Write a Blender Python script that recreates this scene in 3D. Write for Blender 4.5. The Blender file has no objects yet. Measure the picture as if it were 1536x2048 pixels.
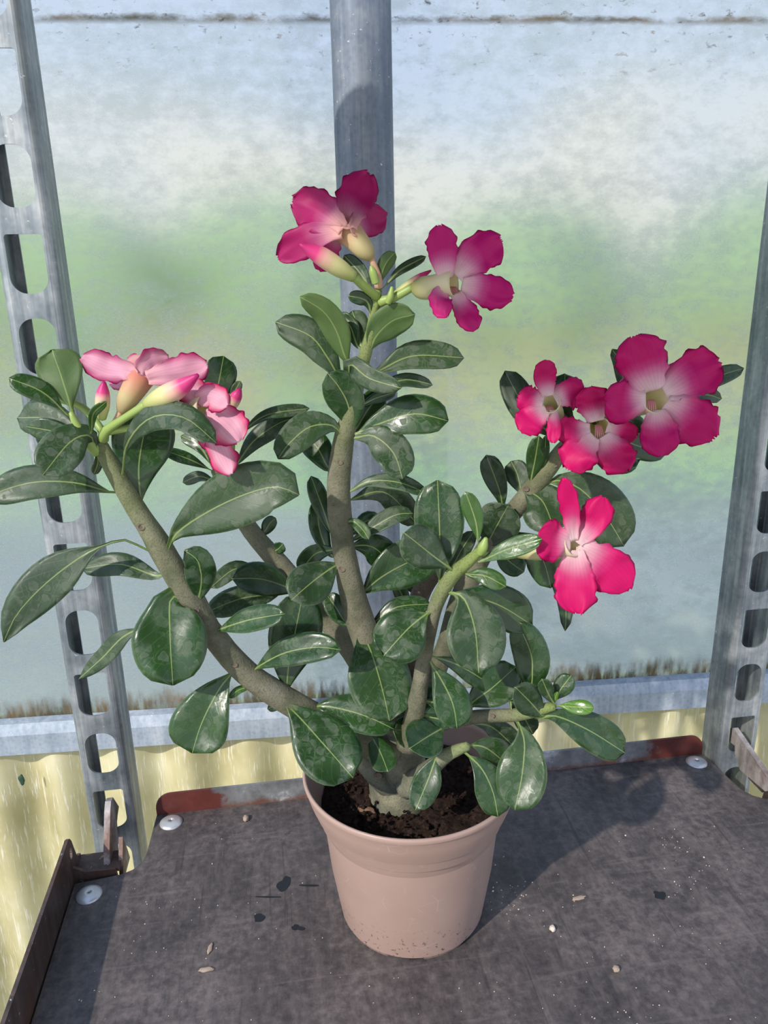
import bpy, bmesh, math, random
from mathutils import Vector, Matrix, noise

random.seed(7)
S = bpy.context.scene
COL = S.collection

# ------------------------------------------------------------------ camera
F = 1538.0                       # focal length in pixels of the 1536x2048 frame
CAM_ROT = Matrix.Rotation(math.radians(90 - 17.4), 3, 'X') @ Matrix.Rotation(math.radians(-1.3), 3, 'Z')
CAM_POS = Vector((0.0, -0.43, 0.43))
cd = bpy.data.cameras.new('camera')
cam = bpy.data.objects.new('camera', cd)
COL.objects.link(cam)
cd.sensor_fit = 'VERTICAL'
cd.sensor_height = 36.0
cd.lens = F / 2048 * 36.0
cd.clip_start = 0.01
cam.matrix_world = Matrix.Translation(CAM_POS) @ CAM_ROT.to_4x4()
S.camera = cam

# ------------------------------------------------------------------ sky, sun, exposure
w = bpy.data.worlds.new('sky')
S.world = w
w.use_nodes = True
wn, wl = w.node_tree.nodes, w.node_tree.links
wn.clear()
wo = wn.new('ShaderNodeOutputWorld')
bg = wn.new('ShaderNodeBackground')
tc = wn.new('ShaderNodeTexCoord')
sep = wn.new('ShaderNodeSeparateXYZ')
wl.new(tc.outputs['Generated'], sep.inputs[0])
ns = wn.new('ShaderNodeTexNoise')
ns.inputs['Scale'].default_value = 3.2
ns.inputs['Detail'].default_value = 3.0
mp = wn.new('ShaderNodeMapping')
mp.inputs['Scale'].default_value = (1, 1, 2.2)
wl.new(tc.outputs['Generated'], mp.inputs[0])
wl.new(mp.outputs[0], ns.inputs['Vector'])
mad = wn.new('ShaderNodeMath')
mad.operation = 'MULTIPLY_ADD'
wl.new(ns.outputs['Fac'], mad.inputs[0])
mad.inputs[1].default_value = 0.35
wl.new(sep.outputs['Z'], mad.inputs[2])
cr = wn.new('ShaderNodeValToRGB')
el = cr.color_ramp.elements
el[0].position = 0.10; el[0].color = (0.62, 0.63, 0.60, 1)
el[1].position = 1.0; el[1].color = (0.30, 0.42, 0.66, 1)
for p, c in ((0.29, (0.64, 0.63, 0.625, 1)), (0.36, (0.47, 0.54, 0.70, 1)), (0.55, (0.42, 0.51, 0.73, 1))):
    e_ = el.new(p); e_.color = c
wl.new(mad.outputs[0], cr.inputs[0])
wl.new(cr.outputs[0], bg.inputs[0])
bg.inputs[1].default_value = 1.9
wl.new(bg.outputs[0], wo.inputs[0])

sd = bpy.data.lights.new('sun', 'SUN')
sd.energy = 3.5
sd.color = (1.0, 0.93, 0.84)
sd.angle = math.radians(1.2)
sun = bpy.data.objects.new('sun', sd)
COL.objects.link(sun)
SUN_EL = math.radians(35)
SUN_DIR = Vector((0.66 * math.cos(SUN_EL), 0.75 * math.cos(SUN_EL), -math.sin(SUN_EL))).normalized()
sun.rotation_euler = SUN_DIR.to_track_quat('-Z', 'Y').to_euler()
sun.location = (-1, -1, 2)

S.view_settings.view_transform = 'Standard'
S.view_settings.look = 'None'
S.view_settings.gamma = 1.0
S.view_settings.use_curve_mapping = False
S.view_settings.exposure = 0.22


# ------------------------------------------------------------------ helpers
def P(x, y, Y):
    """point of the place seen at photograph pixel (x, y), at distance plane Y (metres)"""
    d = CAM_ROT @ Vector(((x - 768) / F, -(y - 1024) / F, -1.0))
    return CAM_POS + d * ((Y - CAM_POS.y) / d.y)


def scl(p):
    """metres per photograph pixel at point p"""
    return -((CAM_ROT.transposed() @ (p - CAM_POS)).z) / F


WPOS = {}


def tag(o, label=None, cat=None, group=None, kind=None):
    if label: o['label'] = label
    if cat: o['category'] = cat
    if group: o['group'] = group
    if kind: o['kind'] = kind
    return o


def empty(name, loc, label=None, cat=None, group=None):
    o = bpy.data.objects.new(name, None)
    o.empty_display_size = 0.02
    COL.objects.link(o)
    o.location = loc
    WPOS[o] = Vector(loc)
    return tag(o, label, cat, group)


def mesh(name, verts, faces, mats, parent=None, origin=None, smooth=True, attrs=None, fmat=None):
    """one mesh object from world-space vertices"""
    origin = Vector(origin) if origin is not None else Vector(verts[0])
    me = bpy.data.meshes.new(name)
    me.from_pydata([tuple(Vector(v) - origin) for v in verts], [], faces)
    if not isinstance(mats, (list, tuple)):
        mats = [mats]
    for m in mats:
        me.materials.append(m)
    if fmat:
        me.polygons.foreach_set('material_index', fmat)
    if smooth:
        me.polygons.foreach_set('use_smooth', [True] * len(me.polygons))
    if attrs:
        for k, vals in attrs.items():
            a = me.attributes.new(k, 'FLOAT', 'POINT')
            a.data.foreach_set('value', vals)
    me.update()
    o = bpy.data.objects.new(name, me)
    COL.objects.link(o)
    WPOS[o] = origin
    if parent is not None:
        o.parent = parent
        o.location = origin - WPOS[parent]
    else:
        o.location = origin
    return o


def bm_mesh(name, bm, mats, parent=None, origin=(0, 0, 0), smooth=False):
    bm.normal_update()
    vs = [v.co.copy() for v in bm.verts]
    bm.verts.index_update()
    fs = [[v.index for v in f.verts] for f in bm.faces]
    bm.free()
    return mesh(name, vs, fs, mats, parent, origin, smooth)


def catmull(pts, n):
    pts = [Vector(p) for p in pts]
    if len(pts) == 2:
        return [pts[0].lerp(pts[1], i / n) for i in range(n + 1)]
    ext = [pts[0] * 2 - pts[1]] + pts + [pts[-1] * 2 - pts[-2]]
    dense = []
    for i in range(1, len(ext) - 2):
        a, b, c, d = ext[i - 1:i + 3]
        for k in range(16):
            t = k / 16
            dense.append(0.5 * ((2 * b) + (c - a) * t + (2 * a - 5 * b + 4 * c - d) * t * t + (3 * b - a - 3 * c + d) * t ** 3))
    dense.append(pts[-1])
    L = [0]
    for i in range(1, len(dense)):
        L.append(L[-1] + (dense[i] - dense[i - 1]).length)
    out, j = [], 0
    for i in range(n + 1):
        s = L[-1] * i / n
        while j < len(L) - 2 and L[j + 1] < s:
            j += 1
        seg = L[j + 1] - L[j]
        out.append(dense[j].lerp(dense[j + 1], (s - L[j]) / seg if seg > 1e-9 else 0))
    return out


def tangents(c):
    n = len(c)
    return [(c[min(i + 1, n - 1)] - c[max(i - 1, 0)]).normalized() for i in range(n)]


def tube(pts, radii, sides=14, n=24, cap0=True, cap1=True, wob=0.0, rnd=True):
    """swept tube: verts, faces, t"""
    k = len(pts[0]) if not isinstance(pts[0], Vector) else 3
    c4 = catmull([Vector((*p, r)) for p, r in zip(pts, radii)], n)
    c = [Vector(v[:3]) for v in c4]
    r = [v[3] for v in c4]
    T = tangents(c)
    up = Vector((0, 0, 1)) if abs(T[0].z) < 0.9 else Vector((1, 0, 0))
    x = T[0].cross(up).normalized()
    verts, faces, tt = [], [], []
    for i in range(n + 1):
        x = (x - T[i] * x.dot(T[i])).normalized()
        y = T[i].cross(x)
        for s in range(sides):
            a = 2 * math.pi * s / sides
            rr = r[i]
            if wob:
                rr *= 1 + wob * noise.noise(c[i] * 60 + Vector((math.cos(a), math.sin(a), 0)) * 1.5)
            verts.append(c[i] + (x * math.cos(a) + y * math.sin(a)) * rr)
            tt.append(i / n)
    for i in range(n):
        for s in range(sides):
            s2 = (s + 1) % sides
            faces.append((i * sides + s, i * sides + s2, (i + 1) * sides + s2, (i + 1) * sides + s))
    if cap0:
        verts.append(c[0] - T[0] * r[0] * 0.5); tt.append(0)
        m = len(verts) - 1
        faces += [(m, (s + 1) % sides, s) for s in range(sides)]
    if cap1:
        verts.append(c[-1] + T[-1] * r[-1] * 0.6); tt.append(1)
        m = len(verts) - 1
        b = n * sides
        faces += [(m, b + s, b + (s + 1) % sides) for s in range(sides)]
    return verts, faces, tt


def box(bm, lo, hi, M=None):
    x0, y0, z0 = lo; x1, y1, z1 = hi
    co = [(x0, y0, z0), (x1, y0, z0), (x1, y1, z0), (x0, y1, z0), (x0, y0, z1), (x1, y0, z1), (x1, y1, z1), (x0, y1, z1)]
    v = [bm.verts.new(M @ Vector(c) if M else c) for c in co]
    for f in ((0, 3, 2, 1), (4, 5, 6, 7), (0, 1, 5, 4), (1, 2, 6, 5), (2, 3, 7, 6), (3, 0, 4, 7)):
        bm.faces.new([v[i] for i in f])


def prism(bm, poly, fn, t):
    """extrude 2-D polygon; fn(a, b, c) -> world, c in {0, t}"""
    lo = [bm.verts.new(fn(a, b, 0)) for a, b in poly]
    hi = [bm.verts.new(fn(a, b, t)) for a, b in poly]
    bm.faces.new(lo[::-1]); bm.faces.new(hi)
    n = len(poly)
    for i in range(n):
        j = (i + 1) % n
        bm.faces.new((lo[i], lo[j], hi[j], hi[i]))


# ------------------------------------------------------------------ materials
class NT:
    def __init__(self, name):
        self.m = bpy.data.materials.new(name)
        self.m.use_nodes = True
        self.n, self.l = self.m.node_tree.nodes, self.m.node_tree.links
        self.n.clear()
        self.out = self.n.new('ShaderNodeOutputMaterial')
        self.b = self.n.new('ShaderNodeBsdfPrincipled')
        self.l.new(self.b.outputs[0], self.out.inputs[0])

    def set(self, **k):
        names = dict(col='Base Color', rough='Roughness', metal='Metallic', spec='Specular IOR Level', normal='Normal', coat='Coat Weight', coatr='Coat Roughness')
        for a, v in k.items():
            s = self.b.inputs[names[a]]
            if hasattr(v, 'links') or hasattr(v, 'is_output'):
                self.l.new(v, s)
            else:
                s.default_value = (*v, 1) if isinstance(v, tuple) and len(v) == 3 else v
        return self

    def coord(self, kind='Object', scale=(1, 1, 1), rot=(0, 0, 0)):
        t = self.n.new('ShaderNodeTexCoord')
        m = self.n.new('ShaderNodeMapping')
        m.inputs['Scale'].default_value = scale
        m.inputs['Rotation'].default_value = rot
        self.l.new(t.outputs[kind], m.inputs[0])
        return m.outputs[0]

    def noise(self, scale, detail=3, rough=0.55, vec=None, dist=0.0):
        t = self.n.new('ShaderNodeTexNoise')
        t.inputs['Scale'].default_value = scale
        t.inputs['Detail'].default_value = detail
        t.inputs['Roughness'].default_value = rough
        t.inputs['Distortion'].default_value = dist
        if vec is not None: self.l.new(vec, t.inputs['Vector'])
        return t.outputs['Fac']

    def voro(self, scale, vec=None, feature='F1', out='Distance'):
        t = self.n.new('ShaderNodeTexVoronoi')
        t.feature = feature
        t.inputs['Scale'].default_value = scale
        if vec is not None: self.l.new(vec, t.inputs['Vector'])
        return t.outputs[out]

    def ramp(self, fac, stops, interp='LINEAR'):
        r = self.n.new('ShaderNodeValToRGB')
        r.color_ramp.interpolation = interp
        e = r.color_ramp.elements
        while len(e) < len(stops): e.new(0.5)
        for i, (p, c) in enumerate(stops):
            e[i].position = p
            e[i].color = (*c, 1) if isinstance(c, tuple) else (c, c, c, 1)
        self.l.new(fac, r.inputs[0])
        return r.outputs[0]

    def math(self, op, a, b=None, c=None, clamp=False):
        t = self.n.new('ShaderNodeMath')
        t.operation = op
        t.use_clamp = clamp
        for i, v in enumerate((a, b, c)):
            if v is None: continue
            if isinstance(v, (int, float)): t.inputs[i].default_value = v
            else: self.l.new(v, t.inputs[i])
        return t.outputs[0]

    def mix(self, fac, a, b, mode='MIX'):
        t = self.n.new('ShaderNodeMix')
        t.data_type = 'RGBA'
        t.blend_type = mode
        for s, v in ((t.inputs[0], fac), (t.inputs[6], a), (t.inputs[7], b)):
            if isinstance(v, (int, float)): s.default_value = v
            elif isinstance(v, tuple): s.default_value = (*v, 1)
            else: self.l.new(v, s)
        return t.outputs[2]

    def attr(self, name, typ='GEOMETRY'):
        t = self.n.new('ShaderNodeAttribute')
        t.attribute_type = typ
        t.attribute_name = name
        return t.outputs['Fac']

    def sepz(self, vec, ax='Z'):
        t = self.n.new('ShaderNodeSeparateXYZ')
        self.l.new(vec, t.inputs[0])
        return t.outputs[ax]

    def bump(self, h, strength=0.3, dist=0.001):
        t = self.n.new('ShaderNodeBump')
        t.inputs['Strength'].default_value = strength
        t.inputs['Distance'].default_value = dist
        self.l.new(h, t.inputs['Height'])
        return t.outputs[0]

    def rand(self):
        return self.n.new('ShaderNodeObjectInfo').outputs['Random']

    def translucent(self, col, fac):
        t = self.n.new('ShaderNodeBsdfTranslucent')
        if isinstance(col, tuple): t.inputs[0].default_value = (*col, 1)
        else: self.l.new(col, t.inputs[0])
        mx = self.n.new('ShaderNodeMixShader')
        mx.inputs[0].default_value = fac
        self.l.new(self.b.outputs[0], mx.inputs[1])
        self.l.new(t.outputs[0], mx.inputs[2])
        self.l.new(mx.outputs[0], self.out.inputs[0])
        return self


M = {}


def mat_leaf(name, under):
    k = NT(name)
    s, t, d = k.attr('s'), k.attr('t'), k.attr('d')
    dust, yng = k.attr('dust', 'OBJECT'), k.attr('young', 'OBJECT')
    vec = k.coord('Object')
    rnd = k.rand()
    n1 = k.noise(70, 4, 0.6, vec)
    dark = k.ramp(n1, [(0.3, (0.006, 0.026, 0.005)), (0.7, (0.016, 0.066, 0.010))])
    if under:
        dark = k.ramp(n1, [(0.3, (0.075, 0.135, 0.035)), (0.7, (0.11, 0.185, 0.05))])
    dark = k.mix(k.math('MULTIPLY', rnd, 0.45), dark, (0.030, 0.085, 0.012) if not under else (0.06, 0.11, 0.04))
    dark = k.mix(yng, dark, (0.085, 0.22, 0.018))
    # dried water marks: blotches with pale rims
    wn_ = k.n.new('ShaderNodeTexNoise'); wn_.inputs['Scale'].default_value = 160
    k.l.new(vec, wn_.inputs['Vector'])
    wm = k.n.new('ShaderNodeVectorMath'); wm.operation = 'MULTIPLY_ADD'
    k.l.new(wn_.outputs['Color'], wm.inputs[0]); wm.inputs[1].default_value = (0.006, 0.006, 0.006); k.l.new(vec, wm.inputs[2])
    wv = wm.outputs[0]
    vc = k.voro(165, wv)
    ve = k.voro(165, wv, 'DISTANCE_TO_EDGE')
    msk = k.ramp(k.noise(75, 3, 0.6, vec), [(0.40, 0.0), (0.52, 1.0)])
    blot = k.math('MULTIPLY', k.ramp(k.math('MULTIPLY_ADD', k.noise(95, 2, 0.5, vec), 0.9, k.math('SUBTRACT', vc, 0.45)), [(0.22, 0.7), (0.40, 1.0), (0.45, 0.0)]), msk)
    rim = k.math('MULTIPLY', k.ramp(ve, [(0.0, 1.0), (0.06, 0.0)]), msk)
    marks = k.math('MULTIPLY', k.math('MULTIPLY_ADD', rim, 0.38, k.math('MULTIPLY', blot, 0.62)), 0.25 if under else 1.0)
    col = k.mix(k.math('MULTIPLY', marks, k.math('ADD', dust, 0.35), clamp=True), dark, (0.115, 0.148, 0.100))
    # overall dusty bloom
    col = k.mix(k.math('MULTIPLY', dust, k.ramp(n1, [(0.25, 0.15), (0.75, 0.50)])), col, (0.055, 0.070, 0.050))
    # side veins and midrib
    vv = k.math('FRACT', k.math('SUBTRACT', k.math('MULTIPLY', t, 9.0), k.math('MULTIPLY', s, 2.3)))
    vein = k.ramp(k.math('ABSOLUTE', k.math('SUBTRACT', vv, 0.5)), [(0.0, 1.0), (0.055, 0.0)])
    col = k.mix(k.math('MULTIPLY', vein, 0.13), col, (0.16, 0.26, 0.08))
    edge = k.ramp(s, [(0.94, 0.0), (0.985, 1.0)])
    col = k.mix(k.math('MULTIPLY', edge, 0.5), col, (0.13, 0.19, 0.10))
    wid = k.math('MULTIPLY_ADD', t, -0.042, 0.066)      # midrib narrows towards the tip (d in cm)
    rib = k.math('SUBTRACT', 1.0, k.math('DIVIDE', d, wid), clamp=True)
    rib = k.ramp(rib, [(0.0, 0.0), (0.45, 1.0)])
    col = k.mix(k.math('MULTIPLY', rib, 0.8), col, (0.24, 0.31, 0.10) if not under else (0.22, 0.30, 0.10))
    pet = k.ramp(t, [(0.06, 1.0), (0.22, 0.0)])
    col = k.mix(k.math('MULTIPLY', pet, 0.75), col, (0.20, 0.30, 0.07))
    h = k.math('ADD', k.math('MULTIPLY', vein, -0.12), k.math('MULTIPLY', n1, 0.8))
    rough = k.math('ADD', k.math('MULTIPLY_ADD', marks, 0.5, 0.24 if not under else 0.45), k.math('MULTIPLY', dust, 0.25), clamp=True)
    k.set(col=col, rough=rough, spec=0.5 if not under else 0.3, normal=k.bump(h, 0.30, 0.0006))
    k.translucent(k.mix(0.6, col, (0.10, 0.22, 0.02)), 0.10)
    return k.m


M['leaf_top'] = mat_leaf('leaf_upper_side', False)
M['leaf_under'] = mat_leaf('leaf_underside', True)


def mat_petal(name, under):
    k = NT(name)
    s, t = k.attr('s'), k.attr('t')
    shadowed = k.attr('shadowed', 'OBJECT')
    vec = k.coord('Object')
    n = k.noise(55, 3, 0.5, vec)
    tt = k.math('ADD', t, k.math('MULTIPLY', k.math('SUBTRACT', n, 0.5), 0.22))
    tt = k.math('ADD', tt, k.math('MULTIPLY', k.math('POWER', s, 3.0), 0.12))
    hot = k.mix(shadowed, (0.70, 0.006, 0.150), (0.60, 0.014, 0.22))  # shaded flowers get their shade painted in: darker, bluer magenta
    mid = k.mix(shadowed, (0.76, 0.09, 0.30), (0.72, 0.17, 0.44))
    pale = (0.86, 0.66, 0.68)
    if under:
        hot, mid, pale = (0.44, 0.016, 0.15), (0.55, 0.16, 0.34), (0.80, 0.46, 0.42)
    g = k.ramp(tt, [(0.06, 0.0), (0.26, 0.55), (0.46, 1.0)])
    col = k.mix(g, pale, mid)
    col = k.mix(k.ramp(tt, [(0.26, 0.0), (0.58, 1.0)]), col, hot)
    fade = k.attr('fade', 'OBJECT')
    col = k.mix(k.math('MULTIPLY', fade, k.ramp(s, [(0.45, 1.0), (0.95, 0.0)])), col, (0.85, 0.48, 0.60))
    streak = k.ramp(k.math('ABSOLUTE', k.math('SUBTRACT', k.math('FRACT', k.math('MULTIPLY', s, 5.0)), 0.5)), [(0.0, 1.0), (0.12, 0.0)])
    col = k.mix(k.math('MULTIPLY', streak, 0.18), col, (0.30, 0.0, 0.08))
    col = k.mix(k.math('MULTIPLY', k.ramp(s, [(0.90, 0.0), (0.98, 0.75)]), k.ramp(t, [(0.35, 0.0), (0.55, 1.0)])), col, (0.22, 0.0, 0.05))
    k.set(col=col, rough=0.5, spec=0.25, normal=k.bump(n, 0.15, 0.0005))
    k.translucent(col, 0.38)
    return k.m


M['petal'] = mat_petal('petal_face', False)
M['petal_under'] = mat_petal('petal_back', True)


def mat_tube():
    k = NT('flower_tube')
    t = k.attr('t')
    coral = k.attr('coral', 'OBJECT')
    n = k.noise(120, 2)
    a = k.ramp(t, [(0.0, (0.42, 0.44, 0.16)), (0.35, (0.76, 0.74, 0.46)), (0.9, (0.86, 0.80, 0.60))])
    b = k.ramp(t, [(0.0, (0.50, 0.40, 0.24)), (0.3, (0.70, 0.60, 0.34)), (0.62, (0.82, 0.30, 0.24)), (1.0, (0.80, 0.45, 0.52))])
    k.set(col=k.mix(coral, a, b), rough=0.5, spec=0.3)
    k.translucent((0.85, 0.76, 0.45), 0.45)
    return k.m


M['tube'] = mat_tube()
k = NT('bud')
k.set(col=k.ramp(k.attr('t'), [(0.0, (0.30, 0.36, 0.10)), (0.40, (0.60, 0.56, 0.26)), (0.58, (0.70, 0.40, 0.32)), (0.72, (0.62, 0.05, 0.20)), (1.0, (0.38, 0.01, 0.12))]), rough=0.45, spec=0.3)
M['bud'] = k.m
k = NT('green_stalk')
k.set(col=k.ramp(k.noise(150, 2), [(0.3, (0.20, 0.30, 0.06)), (0.7, (0.32, 0.42, 0.12))]), rough=0.45)
M['stalk'] = k.m
k = NT('pink_stalk')
k.set(col=(0.55, 0.33, 0.22), rough=0.5)
M['pink_stalk'] = k.m
k = NT('stamen')
k.set(col=(0.62, 0.26, 0.26), rough=0.5)
M['stamen'] = k.m


def mat_bark(name, a, b, c):
    k = NT(name)
    vec = k.coord('Object')
    n = k.noise(60, 4, 0.6, vec)
    f = k.noise(900, 2, 0.6, vec)
    col = k.ramp(n, [(0.3, a), (0.55, b), (0.75, c)])
    g = k.ramp(k.attr('t'), [(0.0, 0.0), (0.62, 0.0), (1.0, 1.0)])
    col = k.mix(k.math('MULTIPLY', g, k.attr('tipgreen', 'OBJECT')), col, (0.20, 0.27, 0.07))
    col = k.mix(k.ramp(f, [(0.5, 0.0), (0.7, 0.45)]), col, (0.05, 0.045, 0.035))
    k.set(col=col, rough=0.75, spec=0.25, normal=k.bump(k.math('ADD', f, k.math('MULTIPLY', n, 2.0)), 0.5, 0.0008))
    return k.m


M['bark'] = mat_bark('branch_bark', (0.075, 0.085, 0.045), (0.155, 0.15, 0.10), (0.21, 0.20, 0.145))
M['bark_brown'] = mat_bark('old_bark', (0.10, 0.075, 0.055), (0.16, 0.125, 0.095), (0.22, 0.18, 0.14))
M['caudex'] = mat_bark('caudex_bark', (0.10, 0.105, 0.075), (0.17, 0.17, 0.12), (0.32, 0.30, 0.20))

# pot plastic, with dried water arcs and flecks of soil
k = NT('taupe_plastic')
vec = k.coord('Object')
n = k.noise(25, 3, 0.5, vec)
col = k.ramp(n, [(0.3, (0.350, 0.240, 0.195)), (0.7, (0.385, 0.268, 0.220))])
sc_ = k.math('MULTIPLY', k.ramp(k.voro(85, k.coord('Object', (1, 1, 1.6)), 'DISTANCE_TO_EDGE'), [(0.0, 1.0), (0.035, 0.0)]),
             k.ramp(k.noise(60, 2, 0.5, vec), [(0.56, 0.0), (0.66, 1.0)]))
col = k.mix(k.math('MULTIPLY', sc_, 0.32), col, (0.58, 0.48, 0.42))
z = k.sepz(vec)
low = k.ramp(z, [(0.0, 1.0), (0.035, 0.0)])
fl = k.math('MULTIPLY', k.ramp(k.noise(420, 2, 0.6, vec), [(0.63, 0.0), (0.66, 1.0)]), low)
col = k.mix(fl, col, (0.02, 0.014, 0.01))
k.set(col=col, rough=0.38, spec=0.45, normal=k.bump(n, 0.05, 0.001))
M['pot'] = k.m

k = NT('potting_soil')
vec = k.coord('Object')
n = k.noise(320, 5, 0.7, vec)
col = k.ramp(n, [(0.3, (0.006, 0.004, 0.003)), (0.55, (0.030, 0.017, 0.012)), (0.75, (0.075, 0.045, 0.030))])
k.set(col=col, rough=0.9, spec=0.15, normal=k.bump(n, 0.9, 0.002))
M['soil'] = k.m
k = NT('wood_chip')
k.set(col=k.ramp(k.noise(300, 3), [(0.3, (0.10, 0.05, 0.03)), (0.7, (0.26, 0.15, 0.09))]), rough=0.8)
M['chip'] = k.m

# worn dark phenolic deck
k = NT('worn_deck')
vec = k.coord('Object')
n1 = k.noise(14, 5, 0.65, vec)
n2 = k.noise(160, 4, 0.7, vec)
n3 = k.noise(46, 4, 0.7, k.coord('Object', (2.2, 0.5, 1), (0, 0, 0.5)))
col = k.ramp(k.math('ADD', k.math('MULTIPLY', n1, 0.5), k.math('MULTIPLY', n2, 0.5)), [(0.34, (0.030, 0.026, 0.026)), (0.5, (0.078, 0.066, 0.064)), (0.66, (0.165, 0.138, 0.128))])
col = k.mix(k.ramp(n3, [(0.48, 0.0), (0.7, 0.30)]), col, (0.20, 0.165, 0.15))
sv = k.coord('Object', (1.0, 0.06, 1), (0, 0, 0.55))
scr = k.ramp(k.noise(150, 3, 0.6, sv, 0.5), [(0.62, 0.0), (0.70, 1.0)])
col = k.mix(k.math('MULTIPLY', scr, 0.38), col, (0.018, 0.016, 0.018))
sv2 = k.coord('Object', (0.07, 1.0, 1), (0, 0, 0.2))
scr2 = k.ramp(k.noise(150, 2, 0.5, sv2), [(0.63, 0.0), (0.68, 1.0)])
col = k.mix(k.math('MULTIPLY', scr2, 0.14), col, (0.24, 0.20, 0.19))
k.set(col=col, rough=k.ramp(n2, [(0.3, 0.42), (0.7, 0.7)]), spec=0.35, normal=k.bump(k.math('ADD', n2, k.math('MULTIPLY', scr, -0.4)), 0.25, 0.0006))
M['deck'] = k.m

# galvanised steel
def mat_galv(name, a, b, c, rough=0.42, metal=0.75, rust=0.0, blue=0.0):
    k = NT(name)
    vec = k.coord('Object')
    n = k.noise(30, 4, 0.6, vec)
    v = k.voro(220, vec, 'F1', 'Distance')
    st = k.noise(40, 4, 0.6, k.coord('Object', (4, 4, 0.25)))
    col = k.ramp(k.math('ADD', k.math('MULTIPLY', n, 0.5), k.math('MULTIPLY', st, 0.5)), [(0.36, a), (0.5, b), (0.64, c)])
    col = k.mix(0.25, col, k.ramp(v, [(0.1, 0.35), (0.6, 0.65)]), 'OVERLAY')
    fl = k.ramp(k.noise(230, 3, 0.7, vec), [(0.66, 0.0), (0.74, 0.7)])
    col = k.mix(fl, col, (0.75, 0.76, 0.76))
    if rust:
        r = k.ramp(k.noise(18, 5, 0.7, vec), [(0.5, 0.0), (0.62, rust)])
        col = k.mix(r, col, (0.14, 0.06, 0.035))
    k.set(col=col, rough=k.ramp(n, [(0.3, rough), (0.7, rough + 0.18)]), metal=metal, spec=0.5, normal=k.bump(n, 0.08, 0.001))
    return k.m


M['galv'] = mat_galv('galvanised_steel', (0.14, 0.17, 0.19), (0.27, 0.30, 0.32), (0.48, 0.50, 0.50))
M['galv_pipe'] = mat_galv('weathered_pipe_zinc', (0.11, 0.14, 0.18), (0.16, 0.19, 0.235), (0.25, 0.28, 0.31), 0.5, 0.35)
M['galv_rail'] = mat_galv('dull_rail_zinc', (0.24, 0.29, 0.34), (0.32, 0.37, 0.42), (0.42, 0.46, 0.50), 0.55, 0.25)
M['steel_dark'] = mat_galv('brown_stained_steel', (0.045, 0.032, 0.028), (0.075, 0.052, 0.045), (0.12, 0.085, 0.072), 0.5, 0.3, 0.5)
M['steel_hook'] = mat_galv('hook_steel', (0.20, 0.18, 0.16), (0.34, 0.30, 0.28), (0.46, 0.42, 0.40), 0.5, 0.4, 0.8)
# painted lip: red-brown primer at the ends, bare metal between
k = NT('worn_lip_paint')
vec = k.coord('Object')
x = k.math('ABSOLUTE', k.sepz(vec, 'X'))
n = k.noise(34, 5, 0.7, vec)
bare = k.ramp(n, [(0.3, (0.10, 0.10, 0.10)), (0.55, (0.24, 0.25, 0.25)), (0.72, (0.62, 0.63, 0.62))])
red = k.ramp(n, [(0.3, (0.085, 0.018, 0.014)), (0.7, (0.16, 0.040, 0.030))])
f = k.ramp(k.math('ADD', x, k.math('MULTIPLY', k.math('SUBTRACT', n, 0.5), 0.09)), [(0.182, 0.0), (0.192, 1.0)])
rz_ = k.ramp(k.math('ADD', k.sepz(vec), k.math('MULTIPLY', k.math('SUBTRACT', n, 0.5), 0.02)), [(0.000, 1.0), (0.005, 0.0)])
col = k.mix(k.math('MULTIPLY', rz_, 0.8), bare, (0.17, 0.055, 0.025))
col = k.mix(f, col, red)
k.set(col=col, rough=0.55, metal=0.15, normal=k.bump(n, 0.3, 0.001))
M['lip'] = k.m
k = NT('rivet_aluminium')
k.set(col=(0.62, 0.62, 0.62), rough=0.4, metal=0.55)
M['rivet'] = k.m
k = NT('dark_hole')
k.set(col=(0.10, 0.07, 0.03), rough=0.8)
M['hole'] = k.m
k = NT('black_smear')
k.set(col=(0.008, 0.008, 0.010), rough=0.5)
M['smear'] = k.m
k = NT('pale_grit')
k.set(col=k.ramp(k.rand(), [(0, (0.6, 0.52, 0.42)), (1, (0.8, 0.76, 0.7))]), rough=0.8)
M['grit'] = k.m
k = NT('dry_flake')
k.set(col=(0.34, 0.26, 0.20), rough=0.8)
M['flake'] = k.m
k = NT('dark_leaf_scrap')
k.set(col=(0.015, 0.05, 0.025), rough=0.6)
M['scrap'] = k.m


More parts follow.
